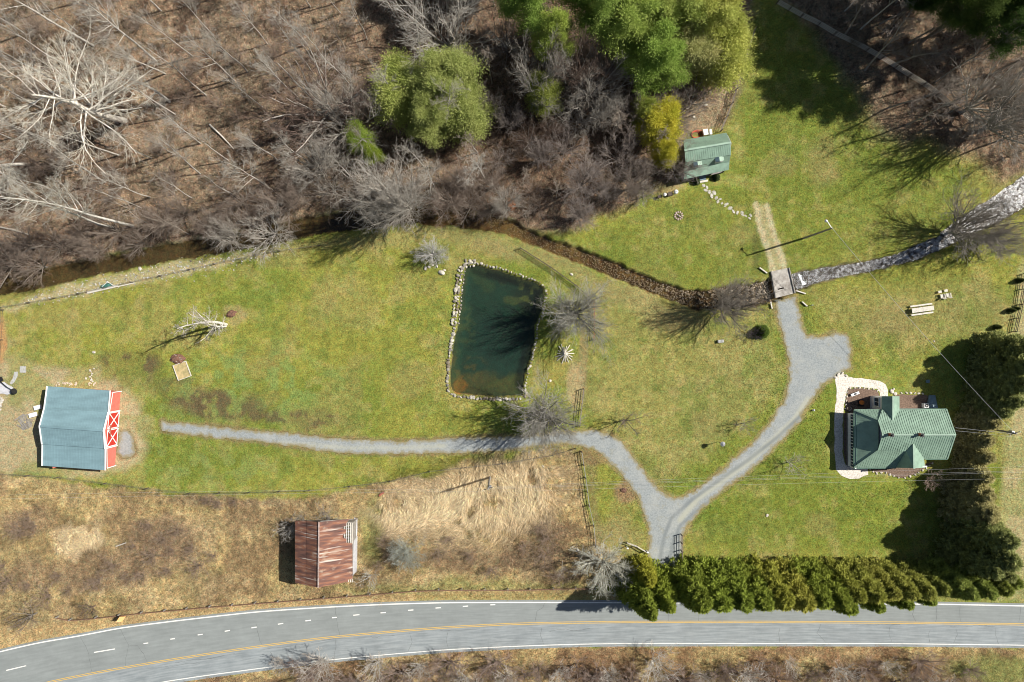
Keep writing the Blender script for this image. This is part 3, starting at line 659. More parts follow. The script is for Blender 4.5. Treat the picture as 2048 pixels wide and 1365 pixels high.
# ------------------------------------------------------------------ rocks
def rock_mesh(seed, flat=.6):
    rs = np.random.RandomState(seed); import bmesh
    bm = bmesh.new(); bmesh.ops.create_icosphere(bm, subdivisions=2, radius=.5)
    sc3 = Vector((1, .65+.35*rs.rand(), flat*(.7+.5*rs.rand()))); pl = [(Vector(rs.randn(3)).normalized(), .30+.15*rs.rand()) for _ in range(7)]
    for v in bm.verts:
        for n, d in pl:
            e = v.co.dot(n)-d
            if e > 0: v.co -= n*e*.9
        v.co = Vector((v.co.x*sc3.x, v.co.y*sc3.y, v.co.z*sc3.z))*(1+rs.randn()*.03)
    me = bpy.data.meshes.new("rock"); bm.to_mesh(me); bm.free(); me.materials.append(M['rock']); return me
ROCKS = [rock_mesh(i) for i in range(8)]
def rock(name, x, y, size, label, group=None, col=(1,1,1), z=None, cat="rock", flat=1):
    o = link_mesh(name, random.choice(ROCKS)); o.location = (x, y, (gz(x, y) if z is None else z)+size*.12)
    o.scale = (size*1.1, size*random.uniform(.8, 1.1), size*flat); o.rotation_euler = (random.uniform(-.2, .2), random.uniform(-.2, .2), random.uniform(0, 6.28)); o.color = (*col, 1)
    return tag(o, label, cat, group)
def walk(poly, closed=True):
    pts = [P(a, b) for a, b in poly]; 
    if closed: pts.append(pts[0])
    return pts
pp = walk(POND); ctr = P(990, 665); cnt = 0
def rim(off, step, smin, smax, cond=lambda p: True, zoff=0, lab="pale stone in the rubble rim around the pond"):
    global cnt
    s = 0
    for a, b in zip(pp[:-1], pp[1:]):
        L_ = (b-a).length; d = (b-a)/L_; n = Vector((d.y, -d.x, 0)); n = n if (a-ctr).dot(n) > 0 else -n
        while s < L_:
            p = a + d*s + n*(off + random.uniform(-.1, .1)); s += step*random.uniform(.85, 1.2)
            if cond(p):
                sz = random.uniform(smin, smax); gcol = random.choice([(1,.98,.92),(1.15,1.12,1.05),(.8,.78,.72),(.55,.53,.5),(.45,.40,.33)])
                rock("rim_stone", p.x, p.y, sz, lab, "stones rimming the pond", gcol, z=.02+zoff); cnt += 1
        s -= L_
west = lambda p: p.x < P(950, 0).x
rim(.38, .52, .45, .75, lambda p: west(p) or p.y < P(0, 775).y, 0)
rim(.30, .50, .32, .55, lambda p: not (west(p) or p.y < P(0, 775).y), 0)
rim(.85, .60, .5, .85, lambda p: west(p) and p.y > P(0, 650).y, .04)
rim(-.12, .62, .3, .5, lambda p: west(p) and p.y > P(0, 650).y, -.12)
for x, y, s, lb in ((883,546,1.15,"largest pale boulder on the lawn below the small grey tree"),(851,537,.7,"pale boulder at the left of the cluster below the small grey tree"),(858,534,.55,"tan boulder beside the left boulder under the small grey tree"),
                    (874,533,.6,"small boulder just above the largest pale boulder by the small grey tree"),(889,541,.5,"small pointed boulder touching the largest pale boulder on its right"),(866,531,.5,"small boulder half hidden under twigs of the small grey tree"),
                    (1143,549,.6,"white stone on the strip of grass between board fence and creek"),(1100,762,.5,"grey stone on the grass just right of the pond's lower right rim"),
                    (1411,211,.75,"white boulder on the rough slope above the green roofed cabin"),(1388,234,.5,"pale boulder lower down the rough slope above the cabin"),(1431,170,.6,"pale rock near the rail fence above the cabin"),
                    (280,538,.7,"pale rock in the gravelly strip between left creek and lawn"),(188,705,.6,"white rock lying above the red barn's roof edge"),(172,757,.45,"small white rock in the dry grass above the red barn"),
                    (1155,1101,.6,"pale rock in the brown brush left of the grey tree by the road"),(1868,683,.3,"small white stone alone on the lawn above the hedge shadow"),(1086,933,.45,"pale stone in the matted straw near the fence"),
                    (1534,1031,.55,"white ornament stone alone on the green lawn right of the drive fork")):
    p = P(x, y); rock("boulder", p.x, p.y, s, lb, col=(1.25,1.22,1.15))
# stepping stones from the cabin to the track
steps = [(1407,371),(1414,376),(1411,381),(1419,384),(1428,386),(1424,392),(1432,396),(1436,404),(1440,399),(1444,407),(1450,413),(1453,409),(1460,417),(1467,423),(1475,426),(1484,427),(1491,432),(1485,430),(1499,437),(1501,431)]
for x, y in steps:
    p = P(x, y); o = rock("stepping_stone", p.x, p.y, random.uniform(.5, .85), "flat pale stone in the curved stepping stone path from the cabin", "stepping stones from the cabin", (1.05,1.05,1.0), cat="stepping stone"); o.scale.z = .15; o.location.z = .02 + gz(p.x, p.y)
# white border stones round the beds
bords = [[(1789,787),(1810,786),(1851,788)], [(1738,938),(1750,947),(1769,945),(1793,955),(1806,957),(1827,951),(1850,938),(1869,924)], [(1690,820),(1694,788),(1697,777),(1716,776),(1753,779),(1759,787)]]
for bi, seq in enumerate(bords):
    w_ = [P(*q) for q in seq]
    for a, b in zip(w_[:-1], w_[1:]):
        n = max(1, int((b-a).length/.62))
        for t in range(n):
            p = a.lerp(b, (t+.3)/n); rock("edging_stone", p.x, p.y, random.uniform(.35, .5), ["white stone edging the dark bed behind the green roofed house","white stone edging the mulch bed along the house's lower side","white stone edging the garden bed at the house's upper left corner"][bi], ["edging stones behind the house","edging stones below the house","edging stones beside the path"][bi], (1.35,1.3,1.22), cat="edging stone")
for x, y, s in ((1783,783,.8),(1786,779,.6),(1790,788,.6),(1676,750,.7),(1684,747,.6),(1692,752,.5),(1670,755,.5)):
    p = P(x, y); rock("path_rock", p.x, p.y, s, "chunky white rock at a corner of the white gravel path", "white rocks at the path corners", (1.35,1.3,1.25))

def scatter_tris(name, pts, size, m, seed=0, tall=1.0, col=None):
    """many small rock-like tetrahedra as one object"""
    rs = np.random.RandomState(seed); n = len(pts); base = np.array([[1,0,-.3],[-.5,.87,-.3],[-.5,-.87,-.3],[0,0,.75]])
    s = size*(.4+rs.rand(n)**2*1.3); a = rs.rand(n)*6.28; V = np.repeat(base[None], n, 0)*s[:, None, None]; V[..., 2] *= tall
    V += rs.randn(n, 4, 3)*s[:, None, None]*.22
    c, s_ = np.cos(a)[:, None], np.sin(a)[:, None]; x = V[..., 0]*c-V[..., 1]*s_; y = V[..., 0]*s_+V[..., 1]*c; V[..., 0] = x; V[..., 1] = y
    V += pts[:, None, :]; F = np.array([[0,1,3],[1,2,3],[2,0,3],[0,2,1]])[None]+np.arange(n)[:, None, None]*4
    me = np_mesh(name, V.reshape(-1, 3), F.reshape(-1, 3)); me.materials.append(m); return link_mesh(name, me)
def creek_pts(i0, i1, n, z, seed, spread=1.0):
    rs = np.random.RandomState(seed); seg = CREEK[i0:i1]; L_ = np.array([math.hypot(b[0]-a[0], b[1]-a[1]) for a, b in zip(seg[:-1], seg[1:])]); pr = L_/L_.sum()
    k = rs.choice(len(L_), n, p=pr); t = rs.rand(n); A = np.array(seg, float)
    p = A[k]*(1-t)[:, None]+A[k+1]*t[:, None]; d = A[k+1, :2]-A[k, :2]; d /= np.linalg.norm(d, axis=1)[:, None]; o = (rs.rand(n)*2-1)*p[:, 2]*spread
    X = (p[:, 0]-d[:, 1]*o-CX)*K; Y = (CY-(p[:, 1]+d[:, 0]*o))*K; return np.stack([X, Y, np.full(n, z)+rs.rand(n)*.12], 1)
tag(scatter_tris("creek_stones", creek_pts(12, 24, 1500, -.80, 1), .20, M['darkrock'], 1), "brown and grey cobbles in the bed of the winding creek below the cabin lawn", "stones", kind='stuff')
M['palecobble'] = mat("pale_cobble", (.70,.70,.70), .6, col2=(.14,.12,.10), scale=1.6, fac=(.42,.6))
tag(scatter_tris("riffle_stones", creek_pts(24, 33, 8500, -.60, 2, 1.15), .25, M['palecobble'], 2), "pale cobbles and white water glints in the stony creek right of the bridge", "stones", kind='stuff')
rs = np.random.RandomState(9); n = 900; t = rs.rand(n); q = np.stack([(60+t*500 + rs.randn(n)*6-CX)*K, (CY-(600-t*100+rs.randn(n)*9))*K, np.zeros(n)+.03], 1)
tag(scatter_tris("bank_gravel", q, .13, M['palecobble'], 3), "strip of pale pebbles between the left creek bank and the lawn", "gravel", kind='stuff')
M['foam'] = mat("white_water", (.85,.88,.9), .5, var=.08, scale=4)
tag(patch("creek_foam", [(1598,548),(1606,550),(1608,560),(1616,566),(1606,570),(1600,560)], 0, M['foam'], .3, z=-.5, jit=.1), kind='structure')
# ------------------------------------------------------------------ buildings
def clip_ribs(poly3, axis_dir, spacing, w_, h_, mb, margin=.06, start=.5):
    """standing seams running down the slope, clipped to the roof polygon; axis_dir = plan direction the seams run"""
    pts = [Vector(p) for p in poly3]; nn = normal(pts); nn = nn if nn.z > 0 else -nn
    ad = Vector((axis_dir[0], axis_dir[1], 0)).normalized(); bd = Vector((-ad.y, ad.x, 0))
    uv = [(p.dot(bd), p.dot(ad)) for p in (Vector((q.x, q.y, 0)) for q in pts)]
    p0 = pts[0]
    def lift(u, v):
        q = bd*u+ad*v; z = p0.z - (nn.x*(q.x-p0.x)+nn.y*(q.y-p0.y))/nn.z; return Vector((q.x, q.y, z))
    u0, u1 = min(a for a, _ in uv), max(a for a, _ in uv); n = int((u1-u0)/spacing)
    for k in range(n+1):
        u = u0+(k+start)*spacing; xs = []
        for i in range(len(uv)):
            (ua, va), (ub, vb) = uv[i], uv[(i+1) % len(uv)]
            if (ua > u) != (ub > u): xs.append(va+(u-ua)/(ub-ua)*(vb-va))
        xs.sort()
        for a, b in zip(xs[::2], xs[1::2]):
            if b-a > 4*margin: mb.beam(lift(u, a+margin)+nn*h_*.45, lift(u, b-margin)+nn*h_*.45, w_, h_, nn)
def roof(root, pts, m, seams=None, spacing=.4, th=.12, name="roof", w_=.045, h_=.03):
    q = [P(*p) for p in pts]; mb = MB().slab(q, th); r = None
    r = world_part(mb, name, m, root)
    if seams is not None:
        a, b = P(*seams[0], 0), P(*seams[1], 0); d = b-a; rb = MB(); clip_ribs(q, (d.x, d.y), spacing, w_, h_, rb)
        inv = root.matrix_basis.inverted(); rb.v = [tuple(inv @ Vector(p)) for p in rb.v]
        rb.build("seams", m, r)
    return r
def hpoly(poly, z0, z1): return MB().prism([P(a, b, 0) for a, b in poly], z0, z1)

# --- red barn -------------------------------------------------------
barn = empty("red_barn", P(165, 860), 0, "red barn with blue grey metal roof and white crossed doors at its right end", "barn")
# plan corners on the ground (survey px at z=0)
def g0(px_, py_, z): # plan px of a point seen at px_,py_ with height z
    s = (H-z)/H; return (CX+(px_-CX)*s, CY+(py_-CY)*s)
nw, ne = g0(94.4,773,2.7), g0(220,781.6,2.7); sw, se = g0(84.4,932,2.7), g0(210,941,2.7)
ins = lambda p, dx, dy: (p[0]+dx, p[1]+dy)
wl = [ins(nw,4,3), (242,781), (239.2,824), (233.8,862), (232.2,893.6), (229.6,936), ins(sw,4,-3)]
wl = [ins(nw,4,3), ins(ne,0,3), g0(216,825,3.2), g0(209,897,3.2), ins(se,0,-3), ins(sw,4,-3)]
wp = [P(a, b) for a, b in wl]
def wall_run(pts, z0, z1s, th):
    mb = MB()
    for i in range(len(pts)-1):
        a, b = Vector(pts[i]), Vector(pts[i+1]); d = (b-a).normalized(); n = Vector((-d.y, d.x, 0))*th
        vs = []
        for p, zt in ((a, z1s[i]), (b, z1s[i+1])):
            for o in (Vector(), n): vs += [(p+o).to_tuple()[:2]+(z0,), (p+o).to_tuple()[:2]+(zt,)]
        mb.add(vs, [(0,4,5,1),(2,3,7,6),(1,5,7,3),(0,2,6,4),(0,1,3,2),(4,6,7,5)])
    return mb
W = lambda px_, py_: P(*px_py, 0) if False else P(px_, py_)
# side and end walls
nwg, neg, seg_, swg = P(*ins(nw,9,4)), P(*ins(ne,0,3)), P(*ins(se,0,-3)), P(*ins(sw,12,-3))
m1 = MB()
a, b = nwg, neg; m1.prism([(a.x,a.y),(b.x,b.y),(b.x,b.y-.15),(a.x,a.y-.15)], 0, 2.62)
a, b = swg, seg_; m1.prism([(a.x,a.y+.15),(b.x,b.y+.15),(b.x,b.y),(a.x,a.y)], 0, 2.62)
world_part(m1, "side_wall", M['redwall'], barn)
# gable walls: profile polygon extruded along x at the two ends
def gable(x0, x1, ys, zs):
    n = len(ys); vs = [(x0(y), y, z) for y, z in zip(ys, zs)] + [(x1(y), y, z) for y, z in zip(ys, zs)]
    return MB().add(vs, [tuple(range(n)), tuple(range(n, 2*n))[::-1]]+[(i, i+n, (i+1) % n+n, (i+1) % n) for i in range(n)])
E0, E1 = P(241.5,781), P(229.5,936); xe = lambda y: E0.x+(E1.x-E0.x)*(y-E0.y)/(E1.y-E0.y)
W0, W1 = P(*g0(108,773,2.7)), P(*g0(101,932,2.7)); xw = lambda y: W0.x+(W1.x-W0.x)*(y-W0.y)/(W1.y-W0.y)
yN, yS = neg.y, seg_.y; yn, ys_ = P(*g0(216,825,3.2)).y, P(*g0(209,897.5,3.2)).y; yr = P(*g0(206.5,862,4.3)).y
ysq = [yN, yn, yn, yr, ys_, ys_, yS, yS, yN]; zsq = [2.55, 3.1, 3.32, 4.1, 3.32, 3.1, 2.55, 0, 0]
ysq = [yN, yn+.01, yn, yr, ys_, ys_-.01, yS, yS, yN]
world_part(gable(lambda y: xe(y)-.14, lambda y: xe(y), ysq, zsq), "front_wall", M['redwall'], barn)
world_part(gable(lambda y: xw(y)+.05, lambda y: xw(y)+.2, ysq, [max(0, q-.3) for q in zsq]), "back_wall", M['redwall'], barn)
# doors with white crosses on the right end
for ya, yb in ((yn-.12, yr+.05), (yr-.05, ys_+.12)):
    f = lambda y, o: xe(y)+o
    zt = 3.15
    vs = [(f(ya,.03),ya,.08),(f(yb,.03),yb,.08),(f(yb,.03),yb,zt),(f(ya,.03),ya,zt),(f(ya,.09),ya,.08),(f(yb,.09),yb,.08),(f(yb,.09),yb,zt),(f(ya,.09),ya,zt)]
    dm = MB().add(vs, [(0,3,2,1),(4,5,6,7),(0,1,5,4),(1,2,6,5),(2,3,7,6),(3,0,4,7)])
    d_ = world_part(dm, "door", M['reddoor'], barn)
    tr_ = MB(); o = .13; u = (1,0,0)
    c = [Vector((f(ya,o),ya-.06*(1 if ya>yb else -1),.14)), Vector((f(yb,o),yb+.06,.14)), Vector((f(yb,o),yb+.06,zt-.06)), Vector((f(ya,o),ya-.06,zt-.06))]
    for i, (p, q) in enumerate(((c[0],c[1]),(c[1],c[2]),(c[2],c[3]),(c[3],c[0]))): tr_.beam(p+Vector((.004*i,0,0)), q+Vector((.004*i,0,0)), .14, .05, u)
    tr_.beam(c[0]+Vector((.03,0,0)), c[2]+Vector((.03,0,0)), .16, .05, u); tr_.beam(c[1]+Vector((.05,0,0)), c[3]+Vector((.05,0,0)), .16, .05, u)
    world_part(tr_, "cross_trim", M['white'], barn).parent = d_; 
    o_ = COL.objects[-1]
tb = MB(); e = .17
for (y0, z0), (y1, z1) in (((yN,2.5),(yn,3.02)),((yn,3.22),(yr,4.0)),((yr,4.0),(ys_,3.22)),((ys_,3.02),(yS,2.5)),((yN-.06,0),(yN-.06,2.5)),((yS+.06,0),(yS+.06,2.5)),((yn,.05),(yn,3.3)),((ys_,.05),(ys_,3.3))):
    tb.beam((xe(y0)+e, y0, z0), (xe(y1)+e+.003, y1, z1), .13, .06, (1,0,0)); e += .006
world_part(tb, "corner_trim", M['white'], barn)
hb = MB().beam((xe(yr)+.35, yr+.7, 2.6), (xe(yr)+.35, yr-1.1, 2.75), .16, .10); world_part(hb, "hoist_beam", M['redwood'], barn)
for pts in ([(94.4,773,2.75),(220,781.6,2.75),(216,827,3.3),(88.6,819,3.3)], [(88.4,816,3.5),(216,824.5,3.5),(206.5,862,4.3),(79,853,4.3)], [(79,853,4.3),(206.5,862,4.3),(209,897.6,3.5),(84,889,3.5)], [(85,886,3.3),(210.5,895,3.3),(210,941,2.75),(84.4,932,2.75)]):
    roof(barn, pts, M['blueroof'], ((100,800),(96,860)), .45)
for seq in ([(94,773,2.86),(88,818,3.42)], [(88,817,3.62),(78.7,853,4.42),(83.7,889,3.62)], [(84.6,890,3.42),(84,932,2.86)], [(220.5,781.6,2.86),(216.8,824,3.42)], [(216.3,824.5,3.62),(206.9,862,4.42),(209.5,897.6,3.62)], [(210.6,898,3.42),(210.4,941,2.86)]):
    rt = MB()
    for a, b in zip(seq[:-1], seq[1:]): rt.beam(P(*a), P(*b), .14, .16)
    world_part(rt, "edge_trim", M['white'], barn)
world_part(MB().beam(P(79,853,4.42), P(206.5,862,4.42), .3, .06), "ridge_cap", M['blueroof'], barn)

# --- old rusty barn --------------------------------------------------
ob = empty("old_barn", P(645, 1080), 0, "old barn with a streaked rusty tin roof and bare rafters at its right edge", "barn")
zE, zR, zL = 4.3, 6.9, 4.5
rq = [(637.7,1045,zR),(704,1037.4,zE),(704.6,1047,zE-.03),(700,1048.3,zE+.12),(699.3,1087,zE+.12),(704.6,1087,zE-.03),(705,1164,zE),(636.5,1175.6,zR)]
p_ = [P(*q) for q in rq]
# keep every vertex on the plane of the slope
A_, B_, C_ = P(637.7,1045,zR), P(705,1100,zE), P(636.5,1175.6,zR); nn_ = (B_-A_).cross(C_-A_).normalized()
def onplane(q):
    v = P(*q); z = A_.z-(nn_.x*(v.x-A_.x)+nn_.y*(v.y-A_.y))/nn_.z
    v = P(q[0], q[1], z); return Vector((v.x, v.y, A_.z-(nn_.x*(v.x-A_.x)+nn_.y*(v.y-A_.y))/nn_.z))
east = [onplane(q) for q in [(637.7,1045,6.9),(700,1038,4.5),(693,1046,4.8),(692.5,1052,4.8),(687,1054,5),(686,1058,5),(692,1060,5),(692,1067,5),(686,1069,5),(686,1076,5),(693,1078,4.8),(693,1086,4.8),(704.6,1087,4.3),(705,1159,4.3),(696,1160,4.5),(696,1164,4.5),(636.5,1175.6,6.9)]]
def ring_slab(pts, th):
    mb = MB(); n = len(pts); 
    from mathutils.geometry import tessellate_polygon
    tr_ = tessellate_polygon([[Vector((p.x, p.y, 0)) for p in pts]]); vs = pts + [p-Vector((0,0,th)) for p in pts]; fs = []
    for t in tr_:
        a, b, c = t; nrm = (pts[b]-pts[a]).cross(pts[c]-pts[a])
        if nrm.z < 0: a, b, c = a, c, b
        fs += [(a, b, c), (a+n, c+n, b+n)]
    ccw = sum(pts[i].x*pts[(i+1) % n].y-pts[(i+1) % n].x*pts[i].y for i in range(n)) > 0
    for i in range(n):
        j = (i+1) % n; fs.append((i, i+n, j+n, j) if ccw else (i, j, j+n, i+n))
    return mb.add(vs, fs)
er = world_part(ring_slab(east, .05), "roof", M['rust'], ob, label=None) if False else world_part(ring_slab(east, .05), "roof", M['rust'], ob)
tag(er, "rust brown roof slope with torn right edge")
wr = world_part(MB().slab([P(637.7,1045,6.9), P(636.5,1175.6,6.9), P(612,1171,5.55), P(613,1042,5.55)], .05), "roof", M['rust'], ob)
wr2 = world_part(MB().slab([P(613,1042,5.5), P(612,1171,5.5), P(590,1166,4.5), P(590,1042,4.5)], .05), "roof", M['rust'], ob)
sm = MB(); clip_ribs([P(637.7,1045,6.9), P(636.5,1175.6,6.9), P(612,1171,5.55), P(613,1042,5.55)], (1,0), .62, .04, .035, sm); clip_ribs([P(613,1042,5.5), P(612,1171,5.5), P(590,1166,4.5), P(590,1042,4.5)], (1,0), .62, .04, .035, sm)
world_part(sm, "seams", M['rust'], ob)
world_part(MB().beam(P(637.8,1044,6.98), P(636.6,1176,6.98), .22, .05), "ridge_cap", mat("pale_ridge_metal", (.50,.42,.38), .6, col2=(.28,.17,.13), scale=2), ob)
rf = MB()
for y in np.arange(1042, 1164, 6.2):
    a, b = onplane((640, y+1.5, 6.8)), onplane((705.5, y-3, 4.3)); rf.beam(a-Vector((0,0,.2)), b-Vector((0,0,.16)), .09, .14)
world_part(rf, "rafters", M['oldwood'], ob)
bt = MB()
for x in (689, 693, 697, 701, 704.5):
    bt.beam(onplane((x,1046,5))-Vector((0,0,.07)), onplane((x,1088,5))-Vector((0,0,.07)), .13, .05); bt.beam(onplane((x,1158,5))-Vector((0,0,.07)), onplane((x,1165,5))-Vector((0,0,.07)), .13, .05)
world_part(bt, "roof_battens", M['palewood'], ob)
zf = lambda a, b, z: P(*g0(a, b, z))
cw_ = [zf(593,1056,4.5), zf(593,1162,4.5), zf(701,1160,4.2), zf(701,1052,4.2)]
wm = MB()
wm.prism([(cw_[0].x,cw_[0].y),(cw_[1].x,cw_[1].y),(cw_[1].x+.15,cw_[1].y),(cw_[0].x+.15,cw_[0].y)], 0, 4.3)
wm.prism([(cw_[3].x-.15,cw_[3].y),(cw_[2].x-.15,cw_[2].y),(cw_[2].x,cw_[2].y),(cw_[3].x,cw_[3].y)], 0, 3.9)
world_part(wm, "side_wall", M['oldwood'], ob)
for k, (a, b) in enumerate(((cw_[0], cw_[3]), (cw_[1], cw_[2]))):
    s = 1 if k else -1; r_ = zf(637,1110,6.9); y = a.y; y2 = b.y
    vs = [(a.x+.16, y, 0), (b.x-.16, y2, 0), (b.x-.16, y2, 3.9), (r_.x, (y+y2)/2, 6.6), (a.x+.16, y, 4.2)]; vs += [(v[0], v[1]+s*.12, v[2]) for v in vs]
    world_part(MB().add(vs, [(0,1,2,3,4),(9,8,7,6,5)]+[(i, 5+i, 5+(i+1) % 5, (i+1) % 5) for i in range(5)]), "end_wall", M['oldwood'], ob)
# leaning grey boards and tin along the right wall
lb = MB(); lb.slab([zf(715,1072,0), zf(714,1143,0), P(706,1150,2.6), P(705,1086,2.6)], .06)
lb.slab([P(708,1034,.1), P(716,1034,.1), P(714,1072,.1), P(706,1086,.5)], .06)
world_part(lb, "leaning_board", M['fabric'], ob)

# --- green roofed farmhouse -----------------------------------------
ho = empty("farmhouse", P(1800, 875), 0, "white farmhouse with green standing seam roof, porch and two brick chimneys", "house")
ZR = 6.6
vert = ((1800,800),(1800,900)); horz = ((1700,870),(1800,870))
mainN = [(1766,870,ZR),(1911,870,ZR),(1893,819,4.3),(1764,820,4.3),(1757,840,5.15)]
mainS = [(1766,870,ZR),(1757,901,5.05),(1811,903,5.0),(1822,893,5.5),(1848,918,4.3),(1895,918,4.3),(1911,870,ZR)]
roof(ho, mainN, M['greenroof'], ((1800,820),(1800,870)), .36); 
q = [P(*p) for p in mainS]; 
mb_ = ring_slab(q, .12); r_ = world_part(mb_, "roof", M['greenroof'], ho); rb = MB(); clip_ribs(q, (0,1), .36, .045, .03, rb); inv = ho.matrix_basis.inverted(); rb.v = [tuple(inv @ Vector(p)) for p in rb.v]; rb.build("seams", M['greenroof'], r_)
roof(ho, [(1708,820,2.8),(1708,935,2.8),(1757,901,4.95),(1757,840,5.0)], M['greenroof'], horz, .36, name="porch_roof")
roof(ho, [(1708,819,2.8),(1757,840,5.0),(1764,821,4.1),(1764,819,4.0)], M['greenroof'], vert, .36, name="porch_roof")
roof(ho, [(1708,936,2.8),(1792,936,2.9),(1813,902,4.9),(1757,901.5,4.9)], M['greenroof'], vert, .36, name="porch_roof")
# north and south cross gables
roof(ho, [(1786,793,5.25),(1786,842,5.25),(1764,821,4.0),(1764,793,4.0)], M['greenroof'], horz, .36, name="gable_roof")
roof(ho, [(1786,793,5.25),(1786,842,5.25),(1799,820,4.35),(1799,793,4.35)], M['greenroof'], horz, .36, name="gable_roof")
roof(ho, [(1827,888,5.75),(1828,937,5.75),(1792,936,3.0),(1812,902,4.95)], M['greenroof'], horz, .36, name="gable_roof")
roof(ho, [(1827,888,5.75),(1828,937,5.75),(1850,936,4.2),(1848,917,4.35)], M['greenroof'], horz, .36, name="gable_roof")
rc = MB()
for a, b in (((1764,870,ZR+.05),(1912,870,ZR+.05)),((1786,792,5.3),(1786,842,5.3)),((1827,888,5.8),(1828,938,5.8)),((1708,820,2.86),(1757,840,5.06)),((1708,935.5,2.86),(1757,901,5.01)),((1766,870,ZR+.03),(1757,840,5.2)),((1766,870,ZR+.03),(1757,901,5.1)),((1893,819,4.36),(1911,870,ZR+.03)),((1895,918,4.36),(1911,870,ZR+.03))):
    rc.beam(P(*a), P(*b), .22, .06)
world_part(rc, "ridge_cap", M['greenroof'], ho)
GUT = mat("dark_green_gutter", (.07,.15,.11), .5)
for a, b in (((1707.5,820,2.72),(1707.5,936,2.72)),((1708,936.8,2.72),(1792,936.8,2.8)),((1849,919,4.2),(1895,919,4.2)),((1799,818.4,4.2),(1893,818.4,4.2)),((1713,822,2.98),(1713,933,2.98))):
    world_part(MB().beam(P(*a), P(*b), .13, .12), "gutter", GUT, ho)
# walls
def zb(px_, py_, z): return P(*g0(px_, py_, z))
c = [zb(1761,823,4.3), zb(1888,822,4.3), zb(1890,914,4.3), zb(1846,914,4.3), zb(1846,933,4.2), zb(1800,933,2.9), zb(1761,932,2.9)]
world_part(MB().prism([(p.x, p.y) for p in c][::-1], 0, 2.7), "wall", M['siding'], ho)
u = [zb(1762,826,4.3), zb(1887,825,4.3), zb(1889,912,4.3), zb(1762,900,5)]
world_part(MB().prism([(p.x, p.y) for p in u][::-1], 2.7, 4.1), "upper_wall", M['siding'], ho)
# gable ends
GSID = mat("blue_grey_siding", (.30,.33,.42), .7, var=.08)
for a, b, t, off in ((P(1757.5,841,5.0), P(1757.5,900,5.0), P(1765.5,870,6.48), .25), (P(1893,820,4.25), P(1894.5,917,4.25), P(1910.5,870,6.45), -.5)):
    x0 = min(a.x, b.x)+off; vs = [(x0, a.y-.1, 3.3), (x0, b.y+.1, 3.3), (x0, b.y+.1, b.z-.12), (x0, t.y, t.z-.1), (x0, a.y-.1, a.z-.12)]; vs += [(v[0]+.12, v[1], v[2]) for v in vs]
    world_part(MB().add(vs, [(0,1,2,3,4),(9,8,7,6,5)]+[(i, 5+i, 5+(i+1) % 5, (i+1) % 5) for i in range(5)]), "gable_wall", GSID, ho)
for ya, yb, xr, ze, zr_, y_ in ((1766, 1797, 1786, 3.9, 5.1, 796), (1797, 1847, 1828, 3.0, 5.6, 934)):
    a, b, t = zb(ya, y_, ze), zb(yb, y_, ze), P(xr, y_, zr_); y0 = zb(1800, y_, 4).y
    vs = [(a.x, y0, 0), (b.x, y0, 0), (b.x, y0, 4.0), (t.x, y0, zr_-.05), (a.x, y0, ze-.15)]; s = -.15 if y_ < 860 else .15; vs += [(v[0], v[1]+s, v[2]) for v in vs]
    gw = MB().add(vs, [(0,1,2,3,4),(9,8,7,6,5)]+[(i, 5+i, 5+(i+1) % 5, (i+1) % 5) for i in range(5)])
    if y_ < 860:
        for q in (a, b): gw.prism([(q.x-.07, y0-2.3), (q.x+.07, y0-2.3), (q.x+.07, y0-.16), (q.x-.07, y0-.16)], 0, 3.7)
    world_part(gw, "gable_wall", M['siding'], ho)
# porch: floor, knee wall, posts, windows seen left of the eave
pa, pb_ = P(1693,826), P(1693,931); pin = c[0].x
world_part(MB().prism([(pa.x, pa.y), (pb_.x, pb_.y), (pin-.05, pb_.y), (pin-.05, pa.y)], 0, .4), "porch_floor", M['oldwood'], ho)
world_part(MB().prism([(pa.x+.05, pa.y-.02), (pb_.x+.05, pb_.y+.02), (pb_.x+.22, pb_.y+.02), (pa.x+.22, pa.y-.02)], .4, 1.1), "porch_rail", M['white'], ho)
ny_ = 9
for i in range(ny_+1):
    y = pa.y+(pb_.y-pa.y)*i/ny_
    world_part(MB().box((pa.x+.14, y, 1.95), (.16, .16, 1.7)), "porch_post", M['white'], ho)
    if i < ny_:
        yc = y+(pb_.y-pa.y)/ny_/2; wn = world_part(MB().box((pa.x+.13, yc, 1.85), (.05, abs(pb_.y-pa.y)/ny_-.3, 1.2)), "porch_window", M['glass'], ho)
        fr = MB().box((pa.x+.125, yc, 1.22), (.1, abs(pb_.y-pa.y)/ny_-.18, .08)); fr.box((pa.x+.125, yc, 2.5), (.1, abs(pb_.y-pa.y)/ny_-.18, .08)); fr.box((pa.x+.125, yc, 1.85), (.08, .06, 1.2))
        inv = ho.matrix_basis.inverted(); fr.v = [tuple(inv @ Vector(p)) for p in fr.v]; fr.build("window_frame", M['white'], wn)
world_part(MB().prism([(pa.x+.25, pa.y-.02), (pin, pa.y-.02), (pin, pa.y-.2), (pa.x+.25, pa.y-.2)], .4, 2.6), "porch_wall", M['siding'], ho)
world_part(MB().prism([(pa.x+.25, pb_.y+.2), (pin, pb_.y+.2), (pin, pb_.y+.02), (pa.x+.25, pb_.y+.02)], .4, 2.6), "porch_wall", M['siding'], ho)
